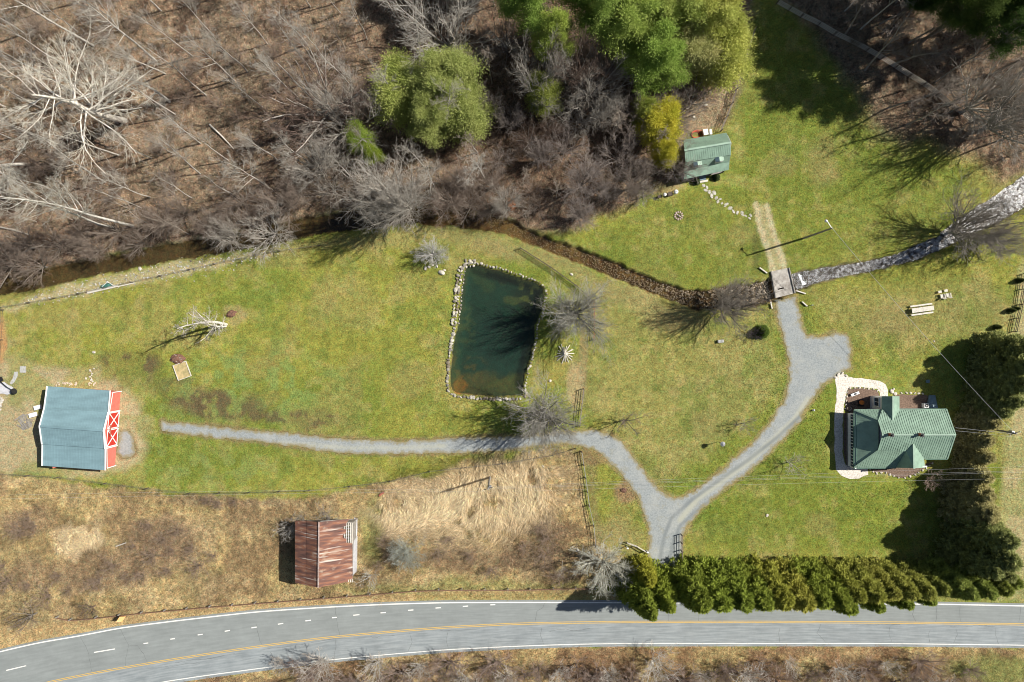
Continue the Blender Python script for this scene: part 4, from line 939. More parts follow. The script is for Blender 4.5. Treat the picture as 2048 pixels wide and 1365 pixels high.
# side window in the west wall of the entry wing
q = zb(1766, 806, 3.9)
wn = world_part(MB().box((q.x-.12, q.y, 2.3), (.06, 1.3, 1.3)), "window", M['glass'], ho); fm = MB().box((q.x-.14, q.y+.7, 2.3), (.12, .1, 1.5)); fm.box((q.x-.14, q.y-.7, 2.3), (.12, .1, 1.5)); fm.box((q.x-.14, q.y, 3.0), (.12, 1.3, .1)); fm.box((q.x-.14, q.y, 1.6), (.2, 1.3, .1)); fm.box((q.x-.15, q.y, 2.3), (.07, .06, 1.3))
inv = ho.matrix_basis.inverted(); fm.v = [tuple(inv @ Vector(p)) for p in fm.v]; fm.build("window_frame", M['white'], wn)
for x, y in ((1779,869.5),(1839,869.5)):
    q = P(x, y, ZR); ch = world_part(MB().box((q.x, q.y, ZR+.1), (.42, .42, 1.3)), "chimney", M['brick'], ho)
    cp = MB().box((q.x, q.y, ZR+.79), (.54, .54, .08)); cp.tube([(q.x, q.y, ZR+.8), (q.x, q.y, ZR+1.05)], .13, 8); cp.v = [tuple(inv @ Vector(p)) for p in cp.v]; cp.build("chimney_cap", M['black'], ch)

# --- cabin with small dormers ----------------------------------------
cb_ = empty("cabin", P(1405, 325), 0, "small green roofed cabin with two tiny dormers at the wood's edge", "cabin")
dirc = ((1400,300),(1402,330)); 
roof(cb_, [(1367,280,3.7),(1453,266,3.7),(1461,285.5,5.6),(1369,301,5.6)], M['greenroof'], dirc, .3)
roof(cb_, [(1369,301,5.6),(1461,285.5,5.6),(1462,310,4.6),(1371.5,325,4.6)], M['greenroof'], dirc, .3)
roof(cb_, [(1371,324,4.5),(1461.5,309.5,4.5),(1459,324,3.3),(1368.5,341.5,3.3)], M['greenroof'], dirc, .3)
roof(cb_, [(1368.5,341,3.25),(1459,323.5,3.25),(1457.7,340,2.5),(1368.5,359,2.5)], M['greenroof'], dirc, .3, name="porch_roof")
world_part(MB().beam(P(1368.5,301,5.68), P(1461.5,285.5,5.68), .3, .06), "ridge_cap", M['greenroof'], cb_)
wc_ = [zb(1371,283,3.7), zb(1456,270,3.7), zb(1455,324,3.3), zb(1371,340,3.3)]
wl_ = world_part(MB().prism([(p.x, p.y) for p in wc_][::-1], 0, 3.1), "wall", M['logwall'], cb_)
for a, b, x_ in ((wc_[0], wc_[3], 1371.5), (wc_[1], wc_[2], 1459)):
    rg = P(x_, 301 if x_ < 1400 else 286, 5.5); s = P(x_, 324 if x_ < 1400 else 310, 4.4)
    dx = (b-a)/max(.1, (a.y-b.y)); fx = lambda y: a.x+(b.x-a.x)*(a.y-y)/(a.y-b.y); k = .1 if x_ < 1400 else -.1
    vs = [(fx(y), y, z) for y, z in ((a.y, 3.1), (b.y, 3.1), (b.y, 3.2), (s.y, 4.35), (rg.y, 5.4), (a.y, 3.6))]; vs += [(v[0]+k, v[1], v[2]) for v in vs]
    world_part(MB().add(vs, [(0,1,2,3,4,5),(11,10,9,8,7,6)]+[(i, 6+i, 6+(i+1) % 6, (i+1) % 6) for i in range(6)]), "gable_wall", M['concrete'], cb_)
for x0, y0 in ((1403.5,327),(1447,317.5)):
    # little gabled dormer: ridge runs down the steep face
    dx, dy = 17, 9
    a, b = P(x0-8.5, y0-7, 4.75), P(x0-7, y0+4, 4.65); 
    d_ = roof(cb_, [(x0-8.5,y0-3.4,4.75),(x0-7.4,y0+5.6,4.75),(x0-16,y0+6.2,4.35),(x0-17,y0-2,4.35)], M['bluepanel'], name="dormer_roof", th=.07)  # left slope's blue-grey is painted shade on the side away from the sun
    roof(cb_, [(x0-8.5,y0-3.4,4.75),(x0-7.4,y0+5.6,4.75),(x0+1,y0+3.5,4.35),(x0,y0-5,4.35)], M['greenroof'], name="dormer_roof", th=.07)
    q = zb(x0-8, y0+1, 4.5); world_part(MB().box((q.x, q.y, 3.95), (1.15, .8, .75), rz=R(10)), "dormer_wall", M['siding'], cb_)
for t in (.04, .35, .66, .96):
    a, b = zb(1370,357,2.5), zb(1456,338,2.5); p = a.lerp(b, t); world_part(MB().box((p.x, p.y, 1.25), (.14, .14, 2.3)), "porch_post", M['darkwood'], cb_)
a, b = zb(1371,357,2.5), zb(1456,338,2.5); q_ = [a, b, wc_[2], wc_[3]]
world_part(MB().prism([(p.x, p.y) for p in q_], 0, .25), "porch_floor", M['oldwood'], cb_)
p = P(1407,366); st = MB().box((p.x-.25, p.y+.9, .14), (1.1, 1.0, .28), rz=R(10)); world_part(st, "step", M['bluepanel'], cb_)
world_part(MB().box((p.x, p.y+.22, .08), (1.4, .32, .16), rz=R(10)), "step", M['palewood'], cb_)

# ------------------------------------------------------------------ bridge
br = empty("footbridge", P(1563, 567), 0, "weathered plank bridge carrying the drive over the creek", "bridge")
b0, b1, b2, b3 = P(1540,544), P(1578,536), P(1590,587), P(1549,597)
for i in range(22):
    t0, t1 = i/22, (i+1)/22-.004; a, b = b0.lerp(b3, t0), b1.lerp(b2, t0); c, d = b1.lerp(b2, t1), b0.lerp(b3, t1)
    e0 = random.uniform(-.12, .12); dd = (b-a).normalized()
    if i == 15: q = [[a, a.lerp(b,.22), d.lerp(c,.22), d], [a.lerp(b,.52), b, c, d.lerp(c,.52)]]
    else: q = [[a-dd*abs(e0), b+dd*e0, c+dd*e0, d-dd*abs(e0)]]
    mb = MB()
    for w4 in q: mb.prism([(p.x, p.y) for p in w4][::-1], .10, .17+random.uniform(0, .015))
    world_part(mb, "plank", M['deck'], br)
for a, b in ((b0, b3), (b1, b2)):
    inw = (b1-b0).normalized()*(.12 if a is b0 else -.12)
    world_part(MB().beam(a+inw+Vector((0,0,.28)), b+inw+Vector((0,0,.28)), .16, .20), "curb_beam", M['oldwood'], br)
for t in (.15, .5, .85):
    a, b = b0.lerp(b1, t), b3.lerp(b2, t); world_part(MB().beam(a+Vector((0,0,-.08)), b+Vector((0,0,-.08)), .3, .34), "stringer", M['darkwood'], br)
for (x0, y0), (x1, y1) in (((1518,536),(1533,547)), ((1591,582),(1610,588)), ((1603,604),(1613,613)), ((1540,604),(1543,618))):
    a, b = P(x0, y0), P(x1, y1); a.z = b.z = .25
    lab = {1518:"pale timber wing beam at the bridge's upper left corner",1591:"white pole lying off the bridge's lower right corner",1603:"short pale beam lying beside the drive below the bridge",1540:"thin pale board at the bridge's lower left corner"}[x0]
    o = MB().beam(a, b, .18, .22).build("timber", M['palewood']); tag(o, lab, "timber")
p = P(1622,611); tag(MB().tube([(p.x,p.y,0),(p.x,p.y,.75)], .07, 8).build("marker_post", M['white']), "short white marker post in grass right of the drive", "post")

# ------------------------------------------------------------------ fences
def fence(label, line, posts=2.5, h=1.3, rails=3, rm='fencewood', pm='darkwood', rw=.045, rh=.10, name="rail_fence", cat="fence", gap=None, side=.06, ptop=.08, pw=.13):
    pts = [G(*q) for q in line]; root = empty(name, pts[0], 0, label, cat)
    acc = []
    for a, b in zip(pts[:-1], pts[1:]):
        n = max(1, round((b-a).length/posts))
        acc += [a.lerp(b, t/n) for t in range(n)]
    acc.append(pts[-1]); acc = acc[:95]
    for p in acc: p.z = gz(p.x, p.y)
    for p in acc:
        world_part(MB().box((p.x, p.y, p.z+(h+ptop)/2-.1), (pw, pw, h+ptop+.2), rz=random.uniform(-.1, .1)), "post", M[pm], root)
    for k in range(rails):
        mb = MB(); z = h*(1-k/(rails+.0))-(.05 if rails > 1 else 0); 
        for a, b in zip(acc[:-1], acc[1:]):
            d = (b-a).normalized(); nn = Vector((-d.y, d.x, 0))*side
            mb.beam(a+nn+Vector((0,0,z+random.uniform(-.02,.02))), b+nn+Vector((0,0,z+random.uniform(-.02,.02))), rw, rh)
        world_part(mb, "rail", M[rm], root)
    return root
fence("weathered rail fence running up from the cabin beside the shaded lawn", [(1440,264),(1462,210),(1478,156),(1495,100),(1508,61)], 2.9, 1.35, 3)
fence("four rail fence crossing the shaded wood edge at the upper right", [(1552,9),(1600,36),(1700,88),(1760,120),(1842,173),(1896,214),(1943,246)], 2.7, 1.45, 4, rm='palewood', rh=.12)
fence("board fence between pond and creek ending behind the grey tree", [(1040,498),(1100,536),(1150,572),(1183,602)], 2.5, 1.2, 3, rm='darkwood', rh=.12)
fence("short reddish fence run hidden under the bare tree by the pond", [(1186,602),(1188,640),(1186,680)], 2.2, 1.1, 3, rm='redwood', pm='redwood')
fence("short fence section standing above the gravel drive near the pond", [(1166,778),(1161,820),(1158,852)], 2.4, 1.3, 3)
fence("long rail fence along the matted straw meadow below the drive", [(1162,903),(1170,955),(1177,1010),(1186,1050),(1190,1090)], 2.9, 1.3, 3, rm='oldwood')
fence("short dark fence at the right side of the drive entrance", [(1361,1068),(1361,1116)], 1.6, 1.3, 3)
fence("pale board gate wing at the left of the drive entrance", [(1252,1084),(1272,1091),(1292,1103)], 1.7, 1.2, 2, rm='palewood', rh=.2)
def wire_fence(label, line, posts, h=1.1, col='darkwire', pm='darkwood', wires=3):
    return fence(label, line, posts, h, wires, rm=col, pm=pm, rw=.02, rh=.02, name="wire_fence", side=0, pw=.11)
wire_fence("wire fence with dark posts between mown lawn and brown meadow", [(0,947),(120,954),(214,966),(380,986),(500,984),(620,980),(700,972),(780,962),(860,942),(1005,926),(1105,910),(1150,897)], 6.5)
wire_fence("wire fence along the gravelly strip above the left lawn", [(2,616),(60,606),(160,588),(265,565),(380,540),(480,518),(560,503),(640,492)], 5.5, .9)
wire_fence("leaning wire fence at the left edge of the lawn", [(8,620),(5,680),(2,740)], 3.5)
fence("dark rail fence between the right lawn and the dry field", [(2046,548),(2036,610),(2024,664)], 2.8, 1.1, 3, rm='darkwood')
# guard rail
GRL = [(118,1234),(144,1239),(195,1234.5),(241,1229.5),(286,1224.6),(332,1220.5),(376,1216.5),(422,1212.5),(467,1209),(512,1205.5),(558,1202),(603,1198.5),(649,1195),(695,1191.5),(741,1188),(786,1184),(832,1180.5),(878,1178.8),(924,1178.5),(970,1178.5),(1016,1178.6),(1060,1178),(1106,1176.5),(1151,1175.5),(1190,1176)]
gr = empty("guardrail", P(118,1234), 0, "rusty steel guardrail on short posts along the upper road verge", "guardrail")
gm = MB()
for (x0, y0), (x1, y1) in zip(GRL[:-1], GRL[1:]):
    a, b = P(x0, y0), P(x1, y1)
    for dz, oy, hh in ((.72, 0, .06), (.60, -.05, .14), (.48, 0, .06)): gm.beam(a+Vector((0,oy,dz)), b+Vector((0,oy,dz)), .05, hh)
world_part(gm, "rail", M['rustmetal'], gr)
for x, y in GRL:
    p = P(x, y); pt_ = MB().box((p.x, p.y+.16, .40), (.14, .16, .85)); world_part(pt_, "post", M['oldwood'], gr)
# sign beside the guard rail
sg = empty("road_sign", P(251,1232), 0, "small orange and white warning board beside the guardrail seen from above", "road sign")
p = P(251,1231.5); world_part(MB().box((p.x, p.y, .9), (.08, .08, 1.8)), "post", M['metal'], sg)
mb = MB().box((p.x+.12, p.y, 1.6), (.05, 1.1, 1.1), rz=R(-35), ry=R(-32)); world_part(mb, "board", mat("orange_board", (.9,.42,.10), .35, col2=(.85,.6,.35), scale=1.2, spec=.6), sg)

# ------------------------------------------------------------------ poles and wires
def pole(label, px_, py_, h, arm=True, name="utility_pole", m='oldwood', rz=0.3):
    p = P(px_, py_); root = empty(name, p, rz, label, "pole")
    MB().tube([(0,0,-.2),(0,0,h*.5),(0,0,h)], [.17,.15,.11], 10).build("pole", M[m], root)
    if arm:
        MB().beam((-.9,0,h-.5), (.9,0,h-.5), .09, .11).build("crossarm", M['darkwood'], root)
        MB().tube([(.3,0,h-1.9),(.3,0,h-1.1)], .22, 12).build("transformer", M['metal'], root)
        for x in (-.8, 0, .8): MB().tube([(x,0,h-.44),(x,0,h-.25)], .05, 6).build("insulator", M['white'], root)
    return root
pole("wooden utility pole with crossarm standing in the matted straw", 980, 954, 9.6)
pole("utility pole standing among the right conifer row", 1952, 853, 9.2)
lp = pole("white topped lamp pole on the lawn above the bridge, casting a long shadow", 1607, 477, 10.3, arm=False, name="lamp_pole", rz=0)
MB().beam((0,0,10.1), (-.9,1.1,10.4), .09, .09).build("lamp_arm", M['white'], lp)
MB().tube([(-.9,1.1,10.42),(-.9,1.1,10.15)], [.12,.24], 10).build("lamp_head", M['white'], lp)
# survey marker: where the pole top shows
def cable(name, label, a, b, sag, rad, m='wire', grp=None):
    a, b = Vector(a), Vector(b); pts = []
    for i in range(25):
        t = i/24; p = a.lerp(b, t); p.z -= sag*4*t*(1-t); pts.append(p)
    return tag(MB().tube(pts, rad, 4).build(name, M[m]), label, "cable", grp)
top1, top2, topl = P(975, 980, 9.2), P(2031, 869, 9.0), P(1612, 474, 10.0)
cable("power_line", "bright cable from the conifer row pole to the lamp pole", top2, Vector((P(1607,477).x, P(1607,477).y, 10.2)), .8, .025)
cable("power_line", "service cable from the house gable to the conifer row pole", P(1911,856,6.3), top2, .3, .022)
cable("power_line", "lower service cable from the house gable toward the conifers", P(1911,862,5.9), top2-Vector((0,.5,.8)), .5, .018)
for i, (y0, y1, z) in enumerate(((975,931,9.4),(977,941,9.2),(979,944,9.1),(985,958,8.0))):
    cable("power_line", ["topmost","second","third","lowest"][i]+" of the four parallel power lines crossing below the farmhouse", P(976, y0, z), P(2330, y1-6, z), 1.0, .008, 'wire')
for i in range(2): cable("power_line", ["upper","lower"][i]+" of two thin power lines running left across the brown meadow", P(974, 978+5*i, 9.2), P(-400, 1000+9*i, 9), 1.2, .008, 'wire')

# ------------------------------------------------------------------ smaller things
def picnic(x, y, rz, lab):
    p = P(x, y); r_ = empty("picnic_table", (p.x, p.y, 0), rz, lab, "picnic table", "picnic tables on the right lawn")
    for k in range(5): MB().box((0, -.30+k*.15, .75), (1.82, .14, .04)).build("tabletop_board", M['palewood'], r_)
    for s in (-1, 1):
        MB().box((0, s*.72, .45), (1.82, .26, .04)).build("bench", M['palewood'], r_)
        f = MB(); f.beam((s*.7,-.75,0), (s*.7,-.25,.73), .05, .09); f.beam((s*.7,.75,0), (s*.7,.25,.73), .05, .09); f.beam((s*.66,-.8,.40), (s*.66,.8,.40), .04, .09); f.build("leg_frame", M['oldwood'], r_)
picnic(1829.5,621.0,R(7.5),"left picnic table of the pair butted end to end on the right lawn")
picnic(1851.5,618.0,R(7.5),"right picnic table of the pair butted end to end on the right lawn")
def lawn_chair(x, y, rz, lab):
    p = P(x, y); r_ = empty("lawn_chair", (p.x, p.y, 0), rz, lab, "chair", "adirondack chairs near the picnic tables")
    MB().box((0, .05, .36), (.55, .55, .04), rx=R(8)).build("seat", M['palewood'], r_)
    for k in range(5): MB().box((-.22+k*.11, -.33, .72), (.1, .03, .85), rx=R(22)).build("back_slat", M['palewood'], r_)
    for s in (-1, 1):
        MB().box((s*.34, .02, .56), (.14, .7, .03)).build("armrest", M['palewood'], r_)
        MB().box((s*.31, .30, .27), (.05, .09, .54)).build("leg", M['palewood'], r_); MB().box((s*.31, -.25, .2), (.05, .09, .4)).build("leg", M['palewood'], r_)
lawn_chair(1882,593.5,R(8),"left of two pale adirondack chairs beside the picnic tables"); lawn_chair(1893.5,591.5,R(8),"right of two pale adirondack chairs beside the picnic tables")
def stool(x, y, lab):
    p = P(x, y); r_ = empty("footstool", (p.x, p.y, 0), R(10), lab, "footstool", "footstools in front of the lawn chairs")
    for k in range(3): MB().box((0, -.13+k*.13, .4), (.55, .12, .03)).build("slat", M['palewood'], r_)
    for sx in (-1, 1):
        for sy in (-1, 1): MB().box((sx*.23, sy*.14, .19), (.05, .05, .38)).build("leg", M['palewood'], r_)
stool(1877,584.5,"left small pale footstool above the adirondack chairs"); stool(1889,582,"right small pale footstool above the adirondack chairs")
# bonfire of stacked poles by the pond
p = P(1129,708); r_ = empty("bonfire_stack", p, 0, "star shaped stack of pale logs for a bonfire beside the pond", "log stack")
rs2 = random.Random(5)
for k in range(19):
    a = k/19*6.28+rs2.uniform(-.15, .15); L_ = rs2.uniform(1.1, 1.75); o = Vector((math.cos(a+2.7)*.18, math.sin(a+2.7)*.18, rs2.uniform(1.0, 1.35)))
    MB().tube([(math.cos(a)*L_, math.sin(a)*L_, .03), tuple(o)], [.075,.06], 6).build("log", M['palewood'], r_)
# fire ring near the cabin
p = P(1357,432); r_ = empty("fire_ring", p, 0, "stone fire ring with charred wood on the lawn below the cabin", "fire ring")
for k in range(11):
    a = k/11*6.28; o = link_mesh("ring_stone", ROCKS[k % 8], r_); o.location = (math.cos(a)*.62, math.sin(a)*.62, .12); o.scale = (.42,.36,.4); o.rotation_euler = (0,0,a); o.color = (1.25,1.02,.98,1)
for a in (.3, 1.4, 2.5): MB().tube([(math.cos(a)*.4, math.sin(a)*.4, .12), (-math.cos(a)*.4, -math.sin(a)*.4, .3)], .07, 6).build("charred_log", M['darkwood'] if a < 2 else M['palewood'], r_)
# grills under covers left of the cabin
for x, y, lab, s in ((1328,391,"smaller white lidded grill on the bare ground left of the cabin",.8), (1350,386,"larger white lidded grill nearer the cabin's lower left corner",1.0)):
    p = P(x, y); r_ = empty("kettle_grill", p, 0, lab, "grill")
    MB().tube([(0,0,.55*s),(0,0,.7*s),(0,0,.85*s),(0,0,.98*s),(0,0,1.03*s)], [.25*s,.36*s,.36*s,.22*s,.05], 14).build("lid", M['white'], r_, smooth=True)
    for k in range(3):
        a = k*2.1; MB().tube([(math.cos(a)*.2*s, math.sin(a)*.2*s, .6*s), (math.cos(a)*.36*s, math.sin(a)*.36*s, 0)], .03, 5).build("leg", M['black'], r_)
    MB().beam((-.1,0,1.06*s), (.1,0,1.06*s), .04, .04).build("handle", M['black'], r_)
p = P(1338,390); tag(MB().box((p.x,p.y,.3), (.8,.5,.6), rz=R(12)).box((p.x+.05,p.y+.02,.64), (.7,.62,.05), rz=R(12)).build("log_bench", M['darkwood']), "dark wooden bench between the two white grills", "bench")
p = P(1317,395); tag(MB().tube([(p.x,p.y,0),(p.x,p.y,.55)], .22, 10).box((p.x,p.y,.6),(.5,.5,.05)).build("stump_table", M['darkwood']), "dark stump table left of the smaller white grill", "stump")
# red hose and white covers behind the cabin
p = P(1391,270); mb = MB()
for k in range(3):
    pts = [(p.x+math.cos(t/14*6.28)*(.55+.15*k)*1.3+k*.2, p.y+math.sin(t/14*6.28)*(.5+.12*k), .08+.05*k) for t in range(15)]; mb.tube(pts, .045, 5)
tag(mb.build("garden_hose", M['redhose']), "tangled red hose coiled behind the cabin", "hose")
for x, y, s, lab in ((1409,267,(.75,.9,.7),"white covered appliance behind the cabin's upper edge"), (1420,266,(.35,.8,.5),"narrow white container behind the cabin's upper edge")):
    p = P(x, y); tag(MB().box((p.x,p.y,s[2]/2), s, rz=R(10)).box((p.x,p.y,s[2]+.02), (s[0]*1.08,s[1]*1.08,.06), rz=R(10)).build("covered_box", M['white'], bevel=.05), lab, "container")
for x, y, lab in ((1393,366,"round green shrub left of the cabin's step"),(1432,357,"round green shrub right of the cabin's step")): pass
# sandbox and stone heap
p = P(365,742); r_ = empty("sandbox", p, R(20), "square sandbox with pale frame and yellowish sand left of the lawn", "sandbox")
for a in range(4):
    MB().box(([1.12,0,-1.12,0][a], [0,1.3,0,-1.3][a], .12), ([.08,2.32,.08,2.32][a], [2.52,.08,2.52,.08][a], .24+.004*a)).build("frame_board", M['palewood'], r_)
MB().box((0,0,.06), (2.12,2.48,.12)).build("sand", M['sand'], r_)
def heap(name, label, cat, x, y, rx, ry, h, m, rz=0, twigs=0, tcol='brush'):
    import bmesh
    p = P(x, y); root = empty(name, p, rz, label, cat); bm = bmesh.new(); bmesh.ops.create_icosphere(bm, subdivisions=3, radius=1); rr = np.random.RandomState(int(x))
    for v in bm.verts:
        k = 1+rr.randn()*.07+.15*math.sin(v.co.x*4+x)*math.cos(v.co.y*5); v.co = Vector((v.co.x*rx*k, v.co.y*ry*k, max(-.1, v.co.z)*h*k))
    me = bpy.data.meshes.new(name); bm.to_mesh(me); bm.free(); me.materials.append(m); link_mesh("mound", me, root)
    if twigs:
        mb = MB()
        for _ in range(twigs):
            a, b = rr.rand()*6.28, rr.rand()*6.28; c = Vector((math.cos(a)*rx*.8*rr.rand(), math.sin(a)*ry*.8*rr.rand(), h*.6*rr.rand()+.1)); d = Vector((math.cos(b)*rx*.6, math.sin(b)*ry*.6, rr.uniform(-.1, .4)))
            mb.tube([c-d*.6, c+d*.6], [.03,.012], 4)
        mb.build("twigs", M[tcol], root)
    return root
heap("brush_heap", "dark heap of leaves and pale debris at the sandbox's upper edge", "heap", 355, 718, 1.25, .8, .55, M['leafheap'], twigs=40, tcol='palewood')
heap("brush_heap", "dark red brown brush heap at the foot of the pale two stemmed tree", "heap", 463, 628, .85, .55, .5, M['leafheap'], R(25), 50)
heap("leaf_heap", "dark brown mound on the grass left of the gravel drive fork", "heap", 1247, 981, .5, .4, .3, M['leafheap'], 0, 30)
heap("brush_heap", "orange brown leaf heap at the wood's edge above the creek bend", "heap", 1022, 412, .9, .9, .7, mat("orange_leaves", (.30,.13,.06), .95, var=.3, scale=5), 0, 40)
# stone pillar box, feeder, ornaments
p = P(1440,683); tag(MB().box((p.x,p.y,.28), (.95,.5,.56), rz=R(5)).box((p.x+.3,p.y+.05,.6), (.35,.4,.1), rz=R(5)).build("utility_box", M['concrete'], bevel=.04), "grey concrete well box on the lawn below the bare tree", "utility box")
p = P(1436,884); r_ = empty("bird_house", p, 0, "white roofed bird house on a post between drive and lawn tree", "bird house")
MB().tube([(0,0,0),(0,0,2.1)], .05, 8).build("post", M['black'], r_); MB().box((0,0,2.35), (.45,.45,.5)).build("house_box", M['oldwood'], r_); MB().tube([(0,0,2.6),(0,0,2.85)], [.42,.05], 8).build("house_roof", M['metal'], r_)
p = P(1854,763); tag(MB().box((p.x,p.y,.15), (.45,.5,.3)).box((p.x,p.y,.32), (.5,.55,.04)).build("meter_box", M['bluepanel'], bevel=.03), "small pale blue box in the tree shadow behind the house", "utility box")
p = P(1626,821); r_ = empty("garden_ornament", p, 0, "small white garden figure on the grass left of the white path", "ornament"); MB().tube([(0,0,0),(0,0,.25),(0,0,.5),(0,0,.62)], [.18,.1,.13,.02], 8).build("figure", M['white'], r_); MB().box((.15,.12,.1), (.2,.15,.2)).build("base", M['concrete'], r_)
p = P(1847.5,811); r_ = empty("heat_pump", p, 0, "white heat pump unit with round fan against the back house wall", "heat pump")
MB().box((0,0,.4), (.75,.75,.8)).build("case", M['white'], r_, bevel=.03); MB().tube([(0,0,.80),(0,0,.815)], .3, 20).build("fan_grille", M['black'], r_); MB().tube([(0,0,.8),(0,0,.83)], .09, 10).build("fan_hub", M['white'], r_)
p = P(1861,803); tag(MB().add([(p.x-.75,p.y-1.05,.05),(p.x+.8,p.y-1.05,.05),(p.x+.6,p.y+1.05,.05),(p.x-.35,p.y+1.05,.05),(p.x-.75,p.y-1.05,.75),(p.x+.8,p.y-1.05,.75),(p.x+.6,p.y+1.05,.35),(p.x-.35,p.y+1.05,.35)], [(3,2,1,0),(4,5,6,7),(0,1,5,4),(1,2,6,5),(2,3,7,6),(3,0,4,7)]).build("cellar_hatch", M['bluepanel'], bevel=.03), "blue grey sloping cellar hatch beside the heat pump", "hatch")
p = P(1708,788); r_ = empty("garden_bench", p, R(20), "white bench with dark cushion in the mulch bed by the path", "bench"); 
for k in range(3): MB().box((0,-.15+k*.15,.42), (1.4,.13,.04)).build("slat", M['white'], r_)
for s in (-1, 1): MB().box((s*.6,0,.2), (.08,.4,.4)).build("leg", M['white'], r_)
MB().box((.02,0,.49), (.35,.25,.08)).build("cushion", M['black'], r_)
for x, y, s, m, lab in ((1721,805,.42,'terracotta',"large terracotta pot on a dark mat in the mulch bed"),(1696.5,817,.34,'white',"white ring planter at the porch's upper left corner"),(1712,807,.25,'black',"black pot immediately left of the terracotta pot"),(1704,807,.16,'black',"smallest dark pot left of the black pot"),(1705,812,.2,'concrete',"grey pot below the small dark pot"),(1709,813,.2,'concrete',"grey pot nearest the porch roof corner")):
    p = P(x, y); r_ = empty("plant_pot", p, 0, lab, "pot"); h_ = s*1.2
    MB().tube([(0,0,0),(0,0,h_*.8),(0,0,h_)], [s*.7,s*.95,s], 14, cap=False).build("pot", M[m], r_); MB().tube([(0,0,h_*.5),(0,0,h_*.86)], s*.85, 14).build("soil", M['mulch'] if m != 'terracotta' else M['orange'], r_)
p = P(1721,806); tag(MB().prism([(p.x-.5,p.y-.6),(p.x+.5,p.y-.6),(p.x+.5,p.y+.55),(p.x-.5,p.y+.55)], .06, .09).build("rubber_mat", M['black']), "black square mat under the terracotta pot", "mat")
p = P(1697,936); r_ = empty("hose_reel", p, 0, "coiled white hose ring at the porch's lower left corner", "hose")
MB().tube([(math.cos(t/16*6.28)*.3, math.sin(t/16*6.28)*.3, .1) for t in range(17)], .04, 5, cap=False).build("coil", M['wire'], r_); MB().tube([(math.cos(t/16*6.28)*.2, math.sin(t/16*6.28)*.2, .16) for t in range(17)], .04, 5, cap=False).build("coil", M['wire'], r_)
# white pipes and tarp on the gravel strip
a, b = P(176,586), P(237,572); tag(MB().beam(a+Vector((0,0,.15)), b+Vector((0,0,.15)), .36, .14).build("plank_pile", M['palewood']), "thick pale plank lying along the wire fence at the left", "plank")
a, b = P(235,574), P(269,566.5); tag(MB().beam(a+Vector((0,0,.12)), b+Vector((0,0,.12)), .16, .10).build("plank_pile", M['palewood']), "thinner pale board continuing right of the thick plank", "plank")
q = [P(206,574), P(219,564.5), P(231,573.5)]; mb = MB(); mb.tube([q[0]+Vector((0,0,.3)), q[1]+Vector((0,0,.5)), q[2]+Vector((0,0,.3))], .05, 6); tag(mb.build("bent_pipe", M['white']), "bent white pipe arched over the green tarp at the fence", "pipe")
heap("tarp_bundle", "crumpled dark green tarp bundle behind the thick plank", "tarp", 214, 572, 1.1, .38, .4, M['tarp'], R(14), 0)
# junk left of the red barn
def pallet(x, y, rz, lab, L_=1.2, m='oldwood', z=0):
    p = P(x, y); r_ = empty("pallet", (p.x, p.y, z), rz, lab, "pallet")
    for k in range(6): MB().box((0, -.45+k*.18, .12), (L_, .10, .02)).build("slat", M[m], r_)
    for k in (-1, 0, 1): MB().box((k*L_*.45, 0, .055), (.09, 1.0, .10)).build("runner", M[m], r_)
pallet(59,846,R(80),"wooden pallet lying by the red barn's shaded back wall", 1.3); pallet(51,853,R(15),"lower grey pallet left of the pallet by the barn wall", 1.3); pallet(47,838,R(35),"upper grey pallet in the junk pile left of the barn", 1.2)
for (x0, y0, x1, y1), lab in zip(((31,841,50,828),(38,840,54,858),(40,834,58,829),(36,850,52,859),(43,838,56,856)), ("longest grey board sticking out left from the barn junk pile","diagonal board across the lower barn junk pile","board along the top of the barn junk pile","board at the bottom of the barn junk pile","inner diagonal board in the barn junk pile")):
    a, b = P(x0, y0), P(x1, y1); tag(MB().beam(a+Vector((0,0,.2+random.random()*.15)), b+Vector((0,0,.2+random.random()*.15)), .15, .05).build("board", M['oldwood']), lab, "board")
for x, y, rz, lab in ((78,815,R(15),"white lidded tub against the barn's left corner"),(68,830,R(15),"white tub lid lower left of the white tub by the barn")):
    p = P(x, y); tag(MB().box((p.x,p.y,.2), (1.15,.65,.4), rz=rz).box((p.x,p.y,.42), (1.2,.7,.05), rz=rz).build("plastic_tub", M['white'], bevel=.08), lab, "tub")
p = P(12,772); r_ = empty("garden_implement", p, 0, "black wheeled garden implement with long arm at the left edge", "implement")
MB().beam((-.9,1.0,.5), (.5,-.2,.5), .1, .1).beam((.5,-.2,.5), (1.55,-.75,.55), .08, .08).build("arm", M['black'], r_); MB().box((-.85,.95,.4), (1.1,.7,.35), rz=R(30)).build("housing", M['black'], r_)
MB().tube([(1.5,-.95,.45),(1.75,-.85,.5)], .5, 16).build("disc", M['black'], r_)
tag(patch("grey_tarp", [(-6,768),(10,764),(30,778),(29,783),(16,790),(4,786),(-6,790)], .12, M['fabric'], .3, jit=.06), "pale grey tarp on the ground under the black implement", "tarp")
tag(patch("slab_path", [(40,733),(53,733),(53,745),(40,746)], .05, M['concrete'], .3, jit=.04), "square grey mat lying on the dry grass above the implement", "mat")
tag(patch("slate_path", [(28,744),(36,744),(36,752),(29,764),(22,770),(20,766),(26,756)], .05, M['concrete'], .3, jit=.04), "narrow strip of grey slabs above the black implement", "slabs")
rsx = random.Random(8)
for k in range(12):
    p = P(rsx.uniform(-2, 6), rsx.uniform(795, 822)); o = rock("rubble_stone", p.x, p.y, rsx.uniform(.3, .6), "pale rubble stone in the pile at the left edge", "rubble pile at the left edge", (1.2,1.2,1.2))
